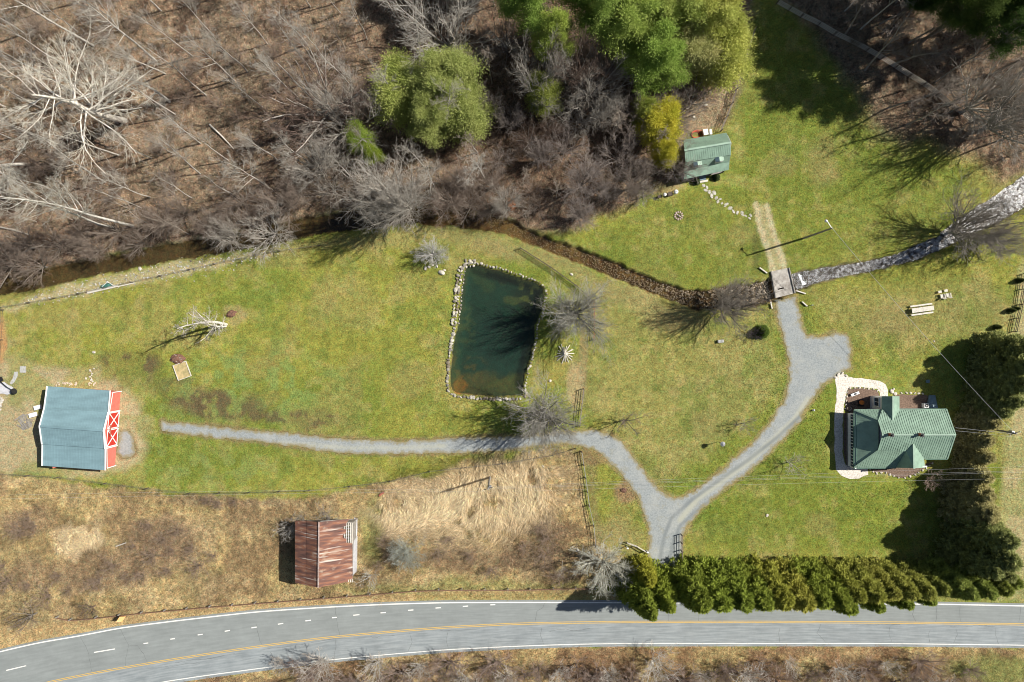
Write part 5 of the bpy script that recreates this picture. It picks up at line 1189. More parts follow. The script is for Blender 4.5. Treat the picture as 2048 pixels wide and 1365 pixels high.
for k in range(26):
    p = P(rsx.uniform(110, 192), 770+rsx.uniform(-4, 1.5)+(0)); rock("wall_stone", p.x, p.y, rsx.uniform(.25, .45), "small pale stone in the row along the barn's upper wall", "stones along the barn's upper wall", (1.3,1.15,1.0))
for k in range(9):
    p = P(183+rsx.uniform(-4, 5), 738+k*3.2); rock("wall_stone", p.x, p.y, rsx.uniform(.25, .5), "white stone in the short line above the barn", "short line of white stones above the barn", (1.3,1.25,1.2))
for x, y, lab in ((1253,1093,"pale reflector post at the left end of the drive gate"),(1293,1101,"white mailbox post at the right end of the drive gate")):
    p = P(x, y); tag(MB().box((p.x,p.y,.55),(.12,.12,1.1)).box((p.x,p.y,1.15),(.3,.2,.2)).build("gate_post", M['white']), lab, "post")
tag(MB().box((P(763,988).x, P(763,988).y, .15), (1.0,.35,.1), rz=R(38)).box((P(763,988).x, P(763,988).y, .25), (.9,.2,.08), rz=R(40)).build("rusty_plate", M['redwood']), "rusty red board lying in the meadow below the drive", "board")
a, b = P(258,1083), P(234,1092); tag(MB().beam(a+Vector((0,0,.9)), b+Vector((0,0,.3)), .16, .12).build("leaning_pole", M['palewood']), "pale broken pole leaning in the brown brush", "pole")
# ------------------------------------------------------------------ trees
def unit(v): return v/np.maximum(np.linalg.norm(v, axis=-1, keepdims=True), 1e-9)
def grow(rs, P0, D0, L, R0, nseg, wig, up, tip=.25):
    N = len(P0); pts = [P0]; D = D0.copy(); rad = [R0]
    for s in range(nseg):
        D = unit(D + rs.randn(N, 3)*wig + np.array([0,0,up])); pts.append(pts[-1] + D*(L/nseg)[:, None]); rad.append(R0*(1-(1-tip)*(s+1)/nseg))
    return np.stack(pts, 1), np.stack(rad, 1)
def kids(rs, pts, rad, L, k, t0, t1, ang, sd, lr, rr=.6, taper=.45, flat=None):
    N, S, _ = pts.shape; S -= 1
    t = (t0+(t1-t0)*((np.arange(k)+rs.rand(N, k))/k)).ravel(); pi_ = np.repeat(np.arange(N), k); f = t*S; i = np.minimum(f.astype(int), S-1); u = (f-i)[:, None]
    p = pts[pi_, i]*(1-u)+pts[pi_, i+1]*u; d = unit(pts[pi_, i+1]-pts[pi_, i]); r = (rad[pi_, i]*(1-u[:, 0])+rad[pi_, i+1]*u[:, 0])
    perp = unit(np.cross(d, rs.randn(len(p), 3))); a = np.radians(ang+rs.randn(len(p))*sd)[:, None]
    nd_ = unit(d*np.cos(a)+perp*np.sin(a)); Lc = L[pi_]*lr*(1-taper*t)*(.7+.6*rs.rand(len(p)))
    return p, nd_, Lc, r*rr
def tubes(levels, sides=3):
    V = []; F = []; off = 0
    for pts, rad, sd in levels:
        N, S, _ = pts.shape; T = np.empty_like(pts); T[:, 1:-1] = pts[:, 2:]-pts[:, :-2]; T[:, 0] = pts[:, 1]-pts[:, 0]; T[:, -1] = pts[:, -1]-pts[:, -2]; T = unit(T)
        ref = np.where(np.abs(T[:, :1, 2:3]) > .8, np.array([1.,0,0]), np.array([0,0,1.])); x = unit(np.cross(T, ref)); y = np.cross(T, x)
        a = np.arange(sd)*2*np.pi/sd; v = pts[:, :, None]+(x[:, :, None]*np.cos(a)[:, None]+y[:, :, None]*np.sin(a)[:, None])*rad[:, :, None, None]
        V.append(v.reshape(-1, 3)); n = np.arange(N)[:, None, None]*S*sd; s = np.arange(S-1)[None, :, None]*sd; k = np.arange(sd)[None, None]; k2 = (k+1) % sd
        f = np.stack([n+s+k, n+s+k2, n+s+sd+k2, n+s+sd+k], -1).reshape(-1, 4)+off; F.append(f); off += N*S*sd
    return np.concatenate(V), np.concatenate(F)
def tree_proto(name, seed, h, kind, tr=.2):
    rs = np.random.RandomState(seed)
    one = lambda *a: np.array([a], float)
    if kind in ('forest', 'sycamore', 'sapling', 'snag'):
        lean = .05 if kind != 'sycamore' else .08
        p, r = grow(rs, one(0,0,-.3), one(rs.randn()*lean, rs.randn()*lean, 1), np.array([h*.98]), np.array([tr]), 10, .05, .05, .18); L0 = np.array([h])
        cfg = dict(forest=(17,.42,.98,48,12,.30,.05), sycamore=(26,.25,.97,72,14,.34,-.02), sapling=(12,.35,.97,42,10,.26,.08), snag=(16,.15,.97,62,14,.22,.06))[kind]
        k, t0, t1, ang, sd, lr, up = cfg
        a = kids(rs, p, r, L0, k, t0, t1, ang, sd, lr, .5, .55); l1 = grow(rs, a[0], a[1], a[2], a[3], 5, .13, up)
        main = [(p, r, 6), (l1[0], l1[1], 4)]; L1 = a[2]; n2, n3, n4 = dict(forest=(7,7,4), sycamore=(8,6,4), sapling=(6,6,3), snag=(6,5,3))[kind]
    else:
        ns, sp, z0 = dict(open=(13,42,.9), round=(12,52,.8), shrub=(14,42,.0), lowtree=(6,50,.9), ball=(22,72,1.0), vase=(15,38,1.2))[kind]
        base = one(0,0,-.2); p, r = grow(rs, base, one(0,0,1), np.array([max(z0,.25)+.3]), np.array([tr]), 3, .05, 0, .8)
        a = np.radians(sp*(.35+.75*rs.rand(ns))); az = (np.arange(ns)+rs.rand(ns)*.8)/ns*6.283
        D = np.stack([np.sin(a)*np.cos(az), np.sin(a)*np.sin(az), np.cos(a)], 1); P0 = np.repeat(p[:, -1], ns, 0)
        Ls = (h-z0)/np.maximum(.9, np.cos(a))*(.78+.22*rs.rand(ns))*(.92 if kind != 'ball' else .8); l1 = grow(rs, P0, D, Ls, np.full(ns, tr*(.7 if kind == 'vase' else .55)), 6, .09, .06)
        main = [(p, r, 6), (l1[0], l1[1], 4)]; L1 = Ls; n2, n3, n4 = dict(open=(10,8,5), round=(9,8,4), shrub=(5,5,2), lowtree=(7,7,4), ball=(9,8,4), vase=(11,8,5))[kind]
    b = kids(rs, *l1, L1, n2, .18, 1.0, 38, 12, .50, .6); l2 = grow(rs, b[0], b[1], b[2], np.maximum(b[3], .014), 4, .14, .05)
    c = kids(rs, *l2, b[2], n3, .15, 1.0, 36, 12, .52, .62); l3 = grow(rs, c[0], c[1], c[2], np.maximum(c[3], .010), 3, .14, .05, .5)
    d = kids(rs, *l3, c[2], n4, .2, 1.0, 34, 12, .55, .65); l4 = grow(rs, d[0], d[1], d[2], np.maximum(d[3], .0105 if kind in ('ball', 'snag') else .0105 if kind == 'vase' else .0085 if kind in ('forest', 'sycamore') else .0065), 2, .14, .05, .5)
    m1 = np_mesh(name+"_trunk", *tubes(main)); m1.materials.append(M['bark']); m1.shade_smooth()
    m2 = np_mesh(name+"_crown", *tubes([(l2[0], l2[1], 3), (l3[0], l3[1], 3), (l4[0], l4[1], 3)])); m2.materials.append(M['twig'])
    return m1, m2, h
def tris_mesh(name, C, D, S, L_, m, rs):
    """leaf slivers: centre, direction, half width, length"""
    x = unit(np.cross(D, rs.randn(*D.shape))); V = np.stack([C-x*S[:, None], C+x*S[:, None], C+D*L_[:, None]], 1).reshape(-1, 3)
    F = np.arange(len(V)).reshape(-1, 3); me = np_mesh(name, V, F); me.materials.append(m); return me
def spruce_proto(seed, h, Rr, n_br=230, per=85, pw=.55):
    rs = np.random.RandomState(seed); t = rs.rand(n_br)**1.25; az = rs.rand(n_br)*6.283; L_ = Rr*(1-t)**pw*(.75+.35*rs.rand(n_br))+.15
    z0 = .4+t*(h-.5); sl = rs.uniform(-.12, .25, n_br)+.35*t; k = np.repeat(np.arange(n_br), per); u = rs.rand(len(k))**.55
    rad = u*L_[k]; a = az[k]+rs.randn(len(k))*.10*(1.1-u*.4)/(np.maximum(.35, 1-t[k])); z = z0[k]+rad*sl[k]-.10*rad**2/np.maximum(1, Rr)+rs.randn(len(k))*.10
    C = np.stack([np.cos(a)*rad, np.sin(a)*rad, z], 1); D = unit(np.stack([np.cos(a), np.sin(a), sl[k]+.25], 1)+rs.randn(len(k), 3)*.55)
    me = tris_mesh("spruce_crown", C, D, .055+.06*rs.rand(len(k)), .22+.28*rs.rand(len(k)), M['spruce'], rs)
    one = np.array([[0,0,-.2]]); p, r = grow(rs, one, np.array([[0,0,1.]]), np.array([h*.95]), np.array([.2]), 6, .01, 0, .1); m1 = np_mesh("spruce_trunk", *tubes([(p, r, 6)])); m1.materials.append(M['bark'])
    return m1, me, h
def pine_proto(seed, h, Rr, t0=.3, n_l=44, per=1150, size=.88):
    rs = np.random.RandomState(seed); one = np.array([[0,0,-.2]]); p, r = grow(rs, one, np.array([[0,0,1.]]), np.array([h*.95]), np.array([.28]), 8, .03, .05, .15)
    a = kids(rs, p, r, np.array([h]), n_l, t0, .99, 68, 12, .1, .35); tt = (a[0][:, 2]/h-t0)/(1-t0); prof = np.clip(1.15-tt, .1, 1)**.6*np.clip(tt*3+.55, 0, 1)
    L_ = Rr*prof*(.5+.65*rs.rand(n_l)); l1 = grow(rs, a[0], a[1], L_, np.maximum(a[3], .03), 4, .1, .1)
    m1 = np_mesh("pine_trunk", *tubes([(p, r, 6), (l1[0], l1[1], 4)])); m1.materials.append(M['bark'])
    b = kids(rs, *l1, L_, 6, .3, 1.0, 40, 15, .4); tipc = np.concatenate([l1[0][:, -1], b[0]+b[1]*b[2][:, None]*.7]); n = per*n_l//len(tipc)
    k = np.repeat(np.arange(len(tipc)), n); g_ = rs.randn(len(k), 3)*np.array([.48,.48,.26])*size*(.6+.8*rs.rand(len(tipc)))[k][:, None]
    C = tipc[k]+g_; D = unit(g_*np.array([1,1,1.3])+rs.randn(len(k), 3)*.5+np.array([0,0,.35]))
    me = tris_mesh("pine_crown", C, D, .034+.026*rs.rand(len(k)), .16+.22*rs.rand(len(k)), M['needle'], rs); return m1, me, h
def place(proto, x, y, h, name, label, cat, group=None, bark=(.5,.47,.42), crown=(.4,.36,.32), rz=None, wide=1.0, lean=(0,0), world=False, z=None):
    p = Vector((x, y, 0)) if world else P(x, y)
    o = empty(name, (p.x, p.y, gz(p.x, p.y) if z is None else z), 0, label, cat, group); s = h/proto[2]; o.scale = (s*wide, s*wide, s)
    o.rotation_euler = (lean[0], lean[1], random.uniform(0, 6.28) if rz is None else rz)
    if lean != (0,0):
        o.rotation_euler = (Matrix.Rotation(lean[1], 3, 'Y') @ Matrix.Rotation(lean[0], 3, 'X') @ Matrix.Rotation(rz or 0, 3, 'Z')).to_euler()
    for nm, me, c in (("trunk", proto[0], bark), ("crown", proto[1], crown)):
        k = bpy.data.objects.new(nm, me); COL.objects.link(k); k.parent = o; k.color = (*c, 1)
    return o
FOREST = [tree_proto("forest", 10+i, 20, 'forest', .22) for i in range(4)]
SAP = [tree_proto("sapling", 20+i, 11, 'sapling', .09) for i in range(4)]
SYC = [tree_proto("sycamore", 31, 26, 'sycamore', .38)]
SNAG = [tree_proto("snag", 36+i, 13, 'snag', .2) for i in range(2)]
OPEN = [tree_proto("open", 40+i, 10, 'open', .26) for i in range(3)]
VASE = [tree_proto("vase", 130+i, 13, 'vase', .26) for i in range(3)]
BALL = [tree_proto("ball", 56+i, 7, 'ball', .2) for i in range(2)]
ROUND = [tree_proto("round", 50+i, 9, 'round', .24) for i in range(3)]
SHRUB = [tree_proto("shrub", 60+i, 2.6, 'shrub', .05) for i in range(4)]
LOW = [tree_proto("lowtree", 70+i, 5, 'lowtree', .12) for i in range(3)]
SPR = [spruce_proto(80+i, 12, 2.7) for i in range(4)]; CONE = [spruce_proto(86+i, 14, 3.4, 300, 85, .9) for i in range(2)]
PINE = [pine_proto(90, 16, 5.2), pine_proto(91, 18, 4.6, .35), pine_proto(92, 12, 3.8, .2), pine_proto(93, 24, 5.0, .45)]
def crownpos(x, y, zc):
    """plan position (survey px) of a tree whose crown centre is zc high and shows at x, y"""
    s = (H-zc)/H; return CX+(x-CX)*s, CY+(y-CY)*s
GREY, PALE, BROWN, WARM = (.42,.40,.36), (.66,.64,.58), (.26,.19,.155), (.34,.29,.25)
# --- single trees, each with its own label
def T(pr, x, y, h, label, bark=GREY, crown=WARM, wide=1.0, name="bare_tree", cat="tree", lean=(0,0), rz=None, group=None): return place(pr, x, y, h, name, label, cat, group, bark, crown, rz, wide, lean)
T(SYC[0], 250, 243, 26, "huge white barked tree with long drooping limbs in the upper left wood", (1.0,.95,.86), (.80,.77,.66), 1.45, lean=(R(11), R(-6)), rz=2.2)
T(FOREST[0], 314, 124, 24, "pale straight trunk leaning out above the huge white barked tree", PALE, (.48,.45,.40), .8)
T(FOREST[1], 188, 92, 25, "long pale trunk reaching to the photo's upper left corner", PALE, (.5,.47,.42), .75)
T(SYC[0], 60, 330, 19, "pale spreading tree with tangled limbs at the left photo edge", (.85,.82,.75), (.70,.67,.58), 1.1, lean=(R(8), R(4)), rz=.7)
T(SNAG[0], 340, 205, 17, "crooked grey white snag with twisted limbs right of the huge white tree", PALE, (.6,.58,.52), .9)
T(FOREST[2], 495, 145, 17, "tree with clear dark trunk foot at the wood's upper left middle", GREY, (.5,.47,.4), .8)
T(FOREST[3], 655, 128, 17, "tall slender grey tree above the tangled grey crowns", PALE, (.46,.43,.38), .6)
T(SAP[0], 627, 147, 16, "slimmer grey tree just left of the tall slender one", PALE, (.46,.43,.38), .7)
T(SAP[1], 714, 31, 14, "slender tree whose trunk foot shows at the top edge", PALE, (.46,.43,.38), .8)
T(FOREST[0], 150, 186, 22, "leaning trunk between the top left tree and the huge white tree", GREY, (.45,.42,.38), .75)
T(FOREST[1], 266, 452, 27, "long white birch like trunk pointing left above the creek", (.80,.78,.72), (.55,.53,.46), .85)
T(FOREST[2], 230, 455, 22, "second pale trunk beside the long birch like trunk above the creek", PALE, (.58,.56,.48), .9)
T(SAP[2], 283, 417, 15, "short pale trunk on leaf litter above the birch like trunk", PALE, WARM, .8)
T(SAP[3], 385, 397, 14, "slender pale trunk leaning left in the middle of the left wood", PALE, WARM, .8)
T(SAP[1], 478, 398, 13, "pale thin tree leaning left near the creek's upper bank", PALE, WARM, .9)
for x, y, zc, h, pr, w, lb in ((885,30,13,17,ROUND[0],.75,"white branched crown at the top edge above the left pine"), (625,190,11,16,ROUND[1],.95,"tangled whitish crown left of the left pines"), (672,215,11,15,ROUND[2],.75,"grey white crown touching the small dark pine"),
        (622,325,8,11,OPEN[0],.9,"grey crown over dark ground below the tangled whitish crown"), (528,458,5,8,ROUND[0],.9,"pale round crown hanging over the creek at the lawn's edge"), (445,462,5,7,OPEN[1],.9,"grey crown over the creek left of the pale round crown"),
        (790,395,12,18.5,VASE[2],.72,"largest grey fan shaped crown over the creek above the lawn"), (750,375,8,11,ROUND[1],.8,"pale spreading crown on the left flank of the largest fan crown"), (970,330,12,18,FOREST[1],.6,"slender pale crown above the creek right of the fan crown"),
        (925,350,9,13,SAP[0],1.2,"thin forked tree between fan crown and slender pale crown"), (1085,140,13,17,OPEN[0],.55,"grey crown in front of the tall narrow pine"), (1150,110,13,17,OPEN[1],.5,"dark brown crown right of the narrow pine"),
        (1190,150,11,14,ROUND[2],.7,"grey brown round crown below the big pine group"), (1163,220,7,9,ROUND[0],.7,"low grey crown between narrow pine and yellow green pine"), (1215,215,9,12,OPEN[2],.5,"purplish grey crown left of the yellow green pine"),
        (1060,270,5,6,ROUND[1],.75,"small dark round crown in the middle wood"), (1107,258,5,6.5,OPEN[1],.75,"small purplish round crown beside the small dark one"), (1300,190,6,8,ROUND[2],.7,"thin brown crown above the yellow green pine"),
        (1395,190,6,8,LOW[0],1.2,"brownish airy tree on the rough slope above the cabin"), (945,115,9,12,SAP[2],1,"bare sapling right of the left pines"), (560,60,12,16,FOREST[0],.7,"brown wood tree near the top edge left of centre"),
        (1010,400,6,8.5,OPEN[0],.7,"grey tree at the creek bend above the pond"), (880,410,6,9,SAP[1],1.3,"brown sapling overhanging the creek above the lawn")):
    bx, by = crownpos(x, y, zc); T(pr, bx, by, h, lb, (.55,.52,.47), (.50,.47,.42) if ('grey' in lb) else (.66,.63,.57) if ('white' in lb or 'pale' in lb) else BROWN, w)
T(VASE[0], 1151, 630, 13, "bare grey tree casting its shadow over the pond", (.42,.42,.36), (.47,.47,.42), .8)
T(ROUND[2], 1140, 628, 7.5, "lower bare tree grown together with the pond side tree", (.38,.36,.32), (.34,.33,.3), .9)
T(VASE[1], 1085, 826, 12.5, "bare grey tree overhanging the gravel drive below the pond", (.40,.39,.34), (.45,.44,.40), .88)
T(ROUND[0], 1100, 835, 7, "lower bare tree inside the tree overhanging the drive", (.38,.36,.32), (.33,.32,.29), .9)
T(VASE[2], 1440, 612, 12, "bare brown tree over the creek left of the bridge", (.20,.17,.14), (.33,.30,.26), .85)
T(BALL[0], 1207, 1120, 8.0, "round whitish grey tree at the roadside left of the conifer hedge", (.72,.72,.63), (.64,.65,.56), .95)
T(BALL[1], 812, 1100, 5.2, "bushy lichen grey tree in the meadow right of the old barn", (.52,.55,.48), (.46,.49,.43), 1.0)
T(LOW[1], 742, 1150, 3.6, "small pale tree by the guardrail at the old barn's lower right", PALE, (.55,.54,.48), 1.1)
T(BALL[0], 868, 510, 5.4, "small silvery grey tree beside the boulders left of the pond", (.72,.72,.70), (.66,.66,.64), .8)
T(SNAG[0], 453, 650, 15.5, "taller stem of the pale two stemmed tree on the left lawn", (.95,.92,.84), (.52,.49,.44), 1.05, lean=(R(1),R(0.5)), rz=.4)
T(SNAG[1], 452, 653, 12, "shorter stem of the pale two stemmed tree on the left lawn", (.95,.92,.84), (.52,.49,.44), 1.0, lean=(R(5),R(-2)), rz=1.4)
T(LOW[0], 1484, 847, 4.2, "small leafless tree on the lawn right of the bird house", (.5,.47,.42), (.42,.38,.32), .9)
T(LOW[1], 1576, 925, 4.6, "small pale leafless tree on the lawn below the curving drive", (.7,.68,.6), (.6,.57,.5), .9)
T(LOW[2], 1248, 840, 5.6, "small dark leafless tree above the drive's bend", (.2,.17,.15), (.3,.26,.22), .9)
T(VASE[0], 1900, 466, 13, "large bare tree leaning over the stony creek at the right", (.45,.42,.38), (.36,.33,.29), .85)
T(OPEN[0], 1965, 485, 8.5, "bare tree on the creek's right bank near the photo edge", (.45,.42,.38), (.34,.31,.28), 1.0)
T(OPEN[1], 1960, 262, 18, "tallest bare tree casting branching shadows over the upper right lawn", (.5,.47,.43), (.40,.37,.33), .8)
T(ROUND[0], 1925, 225, 12, "pale twisted tree over the rail fence at the upper right", PALE, (.5,.47,.42), .9)
T(FOREST[2], 1870, 165, 20, "thin forest tree behind the upper right fence", GREY, (.4,.37,.33), .7)
T(FOREST[3], 1720, 60, 20, "pale trunk leaning up beyond the upper right fence", PALE, (.4,.38,.34), .7)
T(FOREST[0], 1690, 22, 18, "short pale trunk above the four rail fence at the top edge", PALE, (.4,.38,.34), .7)
T(SAP[0], 1125, 1122, 8.5, "thin pale leaning tree in the brown brush left of the roadside tree", PALE, (.42,.36,.3), .9)
T(SHRUB[0], 1850, 957, 2.6, "pinkish grey rounded shrub at the farmhouse's lower right", (.42,.32,.27), (.52,.40,.34), 1.2, name="bare_shrub", cat="shrub")
T(SHRUB[1], 1502, 668, 2.2, "dark dense twiggy shrub on the lawn left of the drive", (.10,.08,.09), (.13,.11,.12), 1.25, name="bare_shrub", cat="shrub")
T(LOW[0], 190, 1212, 3.4, "bare bush by the left end of the guardrail", BROWN, (.2,.16,.14), 1.1)
T(LOW[2], 75, 1225, 5.5, "leafless tree leaning over the grass verge at the lower left", (.3,.27,.24), (.3,.25,.2), 1)
T(LOW[1], 610, 1040, 3.4, "grey brush growing over the old barn's upper edge", (.3,.28,.26), (.32,.30,.27), 1.3)
T(SHRUB[2], 660, 1036, 2.8, "grey twig shrub at the old barn's upper right corner", (.3,.28,.26), (.34,.31,.28), 1.4, name="bare_shrub", cat="shrub")
T(SHRUB[3], 586, 1052, 3.6, "pale twigs against the dark shade at the old barn's upper left", PALE, (.48,.46,.42), 1.0, name="bare_shrub", cat="shrub")
T(SHRUB[0], 1345, 345, 2.6, "dark tangle of twigs in the cabin's shade", (.14,.11,.11), (.16,.13,.13), 1.6, name="bare_shrub", cat="shrub")
T(LOW[0], 1285, 395, 4, "grey leafless brush at the wood's edge left of the grills", GREY, (.42,.4,.36), 1.2)
for x, y, h, lb in ((1990,655,1.6,"lowest of the young conifers beside the dark fence"),(2018,622,1.6,"middle young conifer beside the dark right fence"),(2035,562,1.6,"uppermost young conifer beside the dark right fence"),(2030,618,1.2,"small conifer touching the dark right fence")):
    place(SPR[1], x, y, h, "young_conifer", lb, "tree", None, (.2,.15,.1), (.16,.19,.07), None, 1.4)
place(SPR[2], 1522, 664, 2.4, "green_shrub", "small green conifer shrub right of the dark twiggy shrub", "shrub", None, (.2,.15,.1), (.12,.18,.04), None, 2.2)
for x, y, lb in ((1392,364,"round dark green shrub at the cabin's lower left front"),(1432,356,"round dark green shrub at the cabin's lower right front")):
    place(SPR[0], x, y, 1.1, "green_shrub", lb, "shrub", None, (.2,.15,.1), (.09,.13,.05), None, 2.6)
# --- pines
YG, YL, DG = (.50,.53,.19), (.74,.66,.10), (.11,.17,.05)
bright = lambda c: c if c in (YG, YL) else (c[0]*2.4, c[1]*1.95, c[2]*2.2)
for x, y, zc, h, pr, c, w, lb in ((888,165,9,15,0,YG,1.2,"upper part of the large bright pine left of centre"),(862,240,8,13.5,0,YG,1.0,"lower part of the large bright pine left of centre"),(925,235,7,12,2,YG,1.1,"pine on the right flank of the large bright pine"),(790,183,8,12,2,(.23,.30,.085),1.3,"softer green pine left of the large bright pine"),
        (712,275,6,9,2,(.17,.26,.05),.8,"small dark green pine below the grey white crown"),(745,305,5,8,2,(.17,.25,.04),.65,"smallest green pine beside the small dark one"),
        (1105,80,12,18,1,(.22,.31,.07),.7,"upper section of the tall narrow pine near the top centre"),(1083,185,8,11,2,(.22,.29,.07),.8,"lower section of the tall narrow pine near the top centre"),(1055,0,13,20,1,(.16,.26,.06),.9,"green pine cut by the top edge left of the narrow pine"),
        (1200,5,13,20,0,(.16,.25,.06),.85,"dark green pine at the top edge between narrow pine and pine group"),(1265,50,12,18,0,(.20,.29,.07),1.0,"left pine of the big pine group at the top"),(1310,120,11,17,0,(.17,.27,.06),.95,"lower centre pine of the big pine group"),
        (1340,20,12,18,0,(.23,.31,.085),1.0,"top centre pine of the big pine group"),(1425,45,11,17,0,(.26,.32,.085),1.0,"right upper pine of the big pine group"),(1440,115,9,14,2,(.27,.33,.085),1.05,"right lower pine of the big pine group by the shaded lawn"),(1385,95,9,14,2,(.25,.29,.12),1.0,"greyish inner pine of the big pine group"),
        (1315,245,6,10,2,YL,1.1,"bright yellow green pine beside the cabin"),(1330,310,5,8,2,YL,.8,"yellow green pine lower part touching the cabin"),(1290,225,6,9,2,(.22,.29,.07),.75,"greener flank of the yellow green pine near the cabin")):
    bx, by = crownpos(x, y, zc); place(PINE[pr], bx, by, h, "pine_tree", lb, "tree", "pine trees in the wood", (.25,.2,.16), bright(c), None, w*1.14)
for x, y, h, lb in ((985,-45,22,"tall dark pine just above the top edge casting shade beside the white crown"),(1012,-18,22,"tall pine at the top edge nearest the left green pine of the centre")):
    place(PINE[1], x, y, h, "tall_pine", lb, "tree", None, (.22,.18,.15), (.2,.28,.09), None, 1.15)
T(OPEN[0], 1258, 378, 9.5, "thin bare tree left of the cabin casting a fan of branch shadows toward the creek", (.36,.32,.28), (.34,.29,.25), .75)
T(SAP[2], 1235, 300, 13, "dark trunked bare tree below the yellow green pine", (.3,.26,.23), (.3,.25,.22), .9)
k = 0
for x, y, h in ((1800,30,24),(1830,95,25),(1875,110,24),(1745,-40,23),(1850,-10,26),(1925,60,24),(1700,-30,22),(1940,-60,24),(2060,40,24),(1820,-90,24),(1760,70,22),(1900,-140,25)):
    place(PINE[3 if k % 3 else 1], x, y, h, "tall_pine", "tall dark pine shading the upper right lawn", "tree", "tall pines beyond the upper right fence", (.22,.18,.15), (.105+.02*(k % 2),.17,.05), None, 1.0); k += 1
# --- conifer hedge along the road and row right of the house
GRN, GLD = (.17,.20,.04), (.38,.28,.07)
hedge = [(1272,1168,14,GRN),(1308,1160,13,(.22,.24,.04)),(1282,1132,8.5,(.42,.32,.05)),(1366,1152,13.5,GRN),(1402,1150,13.5,(.18,.22,.04)),(1440,1150,13.5,(.16,.20,.04)),(1478,1152,13,(.20,.22,.045)),(1515,1150,13,(.34,.27,.06)),(1552,1152,13,GLD),(1588,1150,12.5,(.20,.22,.045)),(1622,1152,12.5,(.20,.21,.045)),
         (1655,1146,11.5,(.33,.27,.07)),(1690,1146,11.5,(.36,.29,.08)),(1722,1144,11,(.37,.28,.085)),(1755,1144,11,(.38,.30,.09)),(1790,1146,10.5,(.36,.29,.09)),(1825,1144,9.5,(.34,.30,.10)),(1858,1142,11.5,(.30,.30,.10)),(1892,1140,11.5,(.27,.28,.09)),(1925,1136,11,(.27,.26,.08)),(1952,1128,10,(.24,.25,.08)),(1640,1168,11.5,(.18,.22,.04)),(1700,1172,10,(.20,.24,.05)),(1760,1172,9,(.22,.25,.06)),(1810,1170,8,(.24,.27,.07))]
for i, (x, y, h, c) in enumerate(hedge):
    place(CONE[i] if i < 2 else SPR[i % 4], x, y, h, "hedge_conifer", ("leftmost hedge conifer, its tips hanging over the road" if i == 0 else "golden brown low conifer behind the roadside grey tree" if i == 2 else "green conifer in the roadside hedge" if c[0] < .25 else "golden tipped conifer in the roadside hedge"), "tree", None if i in (0, 2) else ("green hedge conifers" if c[0] < .25 else "golden hedge conifers"), (.25,.2,.15), ((c[0]*.5+.13)*1.6, (c[1]*.6+.115)*1.75, (c[2]*.7+.02)*1.6), None, 1.12 if i < 11 else 1.05)
row = [(1975,692,11,.9),(1968,726,12,1),(1962,762,11.5,1),(1990,715,9,1),(1935,838,9.5,.9),(1925,872,9,.85),(1930,905,8.5,.85),(1920,940,9.5,.85),(1915,972,10.5,.9),(1912,1005,12,1),(1915,1042,13,1),(1920,1080,13,1),(1930,1112,11,.9),(1898,1100,12,.95),(1955,795,10,1),(1942,815,9,.95)]
for i, (x, y, h, w_) in enumerate(row):
    place(SPR[(i+1) % 4], x, y, h*(.78 if 4 <= i <= 9 else 1), "row_conifer", "tall dark conifer in the row right of the farmhouse", "tree", "conifer row right of the farmhouse", (.2,.16,.12), (.62,.56,.27) if 4 <= i <= 9 else (.46,.49,.20), None, w_*(1.65 if 4 <= i <= 9 else 1.12))  # middle conifers tinted lighter; the colour stands in for sunlit crowns
# --- filler of the woods
rsf = np.random.RandomState(12); used = []
def in_mask(Mk, x, y):
    j = np.clip(np.searchsorted(gx, x)-1, 0, len(gx)-1); i = np.clip(np.searchsorted(gy, y)-1, 0, len(gy)-1); return Mk[i, j]
def fill(n, gap, fn, xr=(-60, 1560), yr=(-40, 470), mask=z_w, thr=.9, tries=4000):
    c = 0
    for _ in range(tries):
        if c >= n: break
        x, y = rsf.uniform(*xr), rsf.uniform(*yr); p = P(x, y)
        if in_mask(mask, np.array([p.x]), np.array([p.y]))[0] < thr or in_mask(bank, np.array([p.x]), np.array([p.y]))[0] > .3: continue
        if any((p.x-a)**2+(p.y-b)**2 < gap*gap for a, b in used): continue
        used.append((p.x, p.y)); fn(p.x, p.y, c); c += 1
R_ = rsf
def f_forest(x, y, i): place(FOREST[i % 4], x, y, R_.uniform(13, 20), "forest_tree", "grey leafless forest tree in the upper left wood", "tree", "leafless trees of the left wood", (.66,.63,.57), (.54,.51,.45), None, R_.uniform(.6, .85), world=True)
def f_sap(x, y, i): place(SAP[i % 4], x, y, R_.uniform(6, 12), "forest_sapling", "thin brown sapling among the left wood's leaf litter", "tree", "saplings of the left wood", (.55,.50,.44), (.42,.36,.30), None, R_.uniform(.8, 1.3), world=True)
def f_shrub(x, y, i): place(SHRUB[i % 4], x, y, R_.uniform(1.6, 3.2), "bare_shrub", "low brown leafless shrub on the wood floor", "shrub", "low shrubs of the wood floor", (.33,.27,.22), (.34,.27,.22), None, R_.uniform(1, 1.6), world=True)
def f_bank(x, y, i): place(ROUND[i % 3] if i % 2 else OPEN[i % 3], x, y, R_.uniform(4.5, 8), "creekside_tree", "greyish brown low tree on the creek's wooded bank", "tree", "low trees on the wooded creek bank", (.36,.32,.27), (.33,.27,.225), None, R_.uniform(.8, 1.1), world=True)
fill(64, 4.8, f_forest, (-60, 900), (-60, 400))
fill(62, 3.6, f_sap, (-60, 1330)); 
BK = zone([(-60,500),(-60,590),(200,515),(420,475),(600,435),(800,410),(1000,425),(1000,380),(800,370),(600,385),(420,420),(200,470)], 4, 0)
fill(44, 3.0, f_bank, (-60, 1010), (370, 590), mask=BK*z_w1, thr=.5)
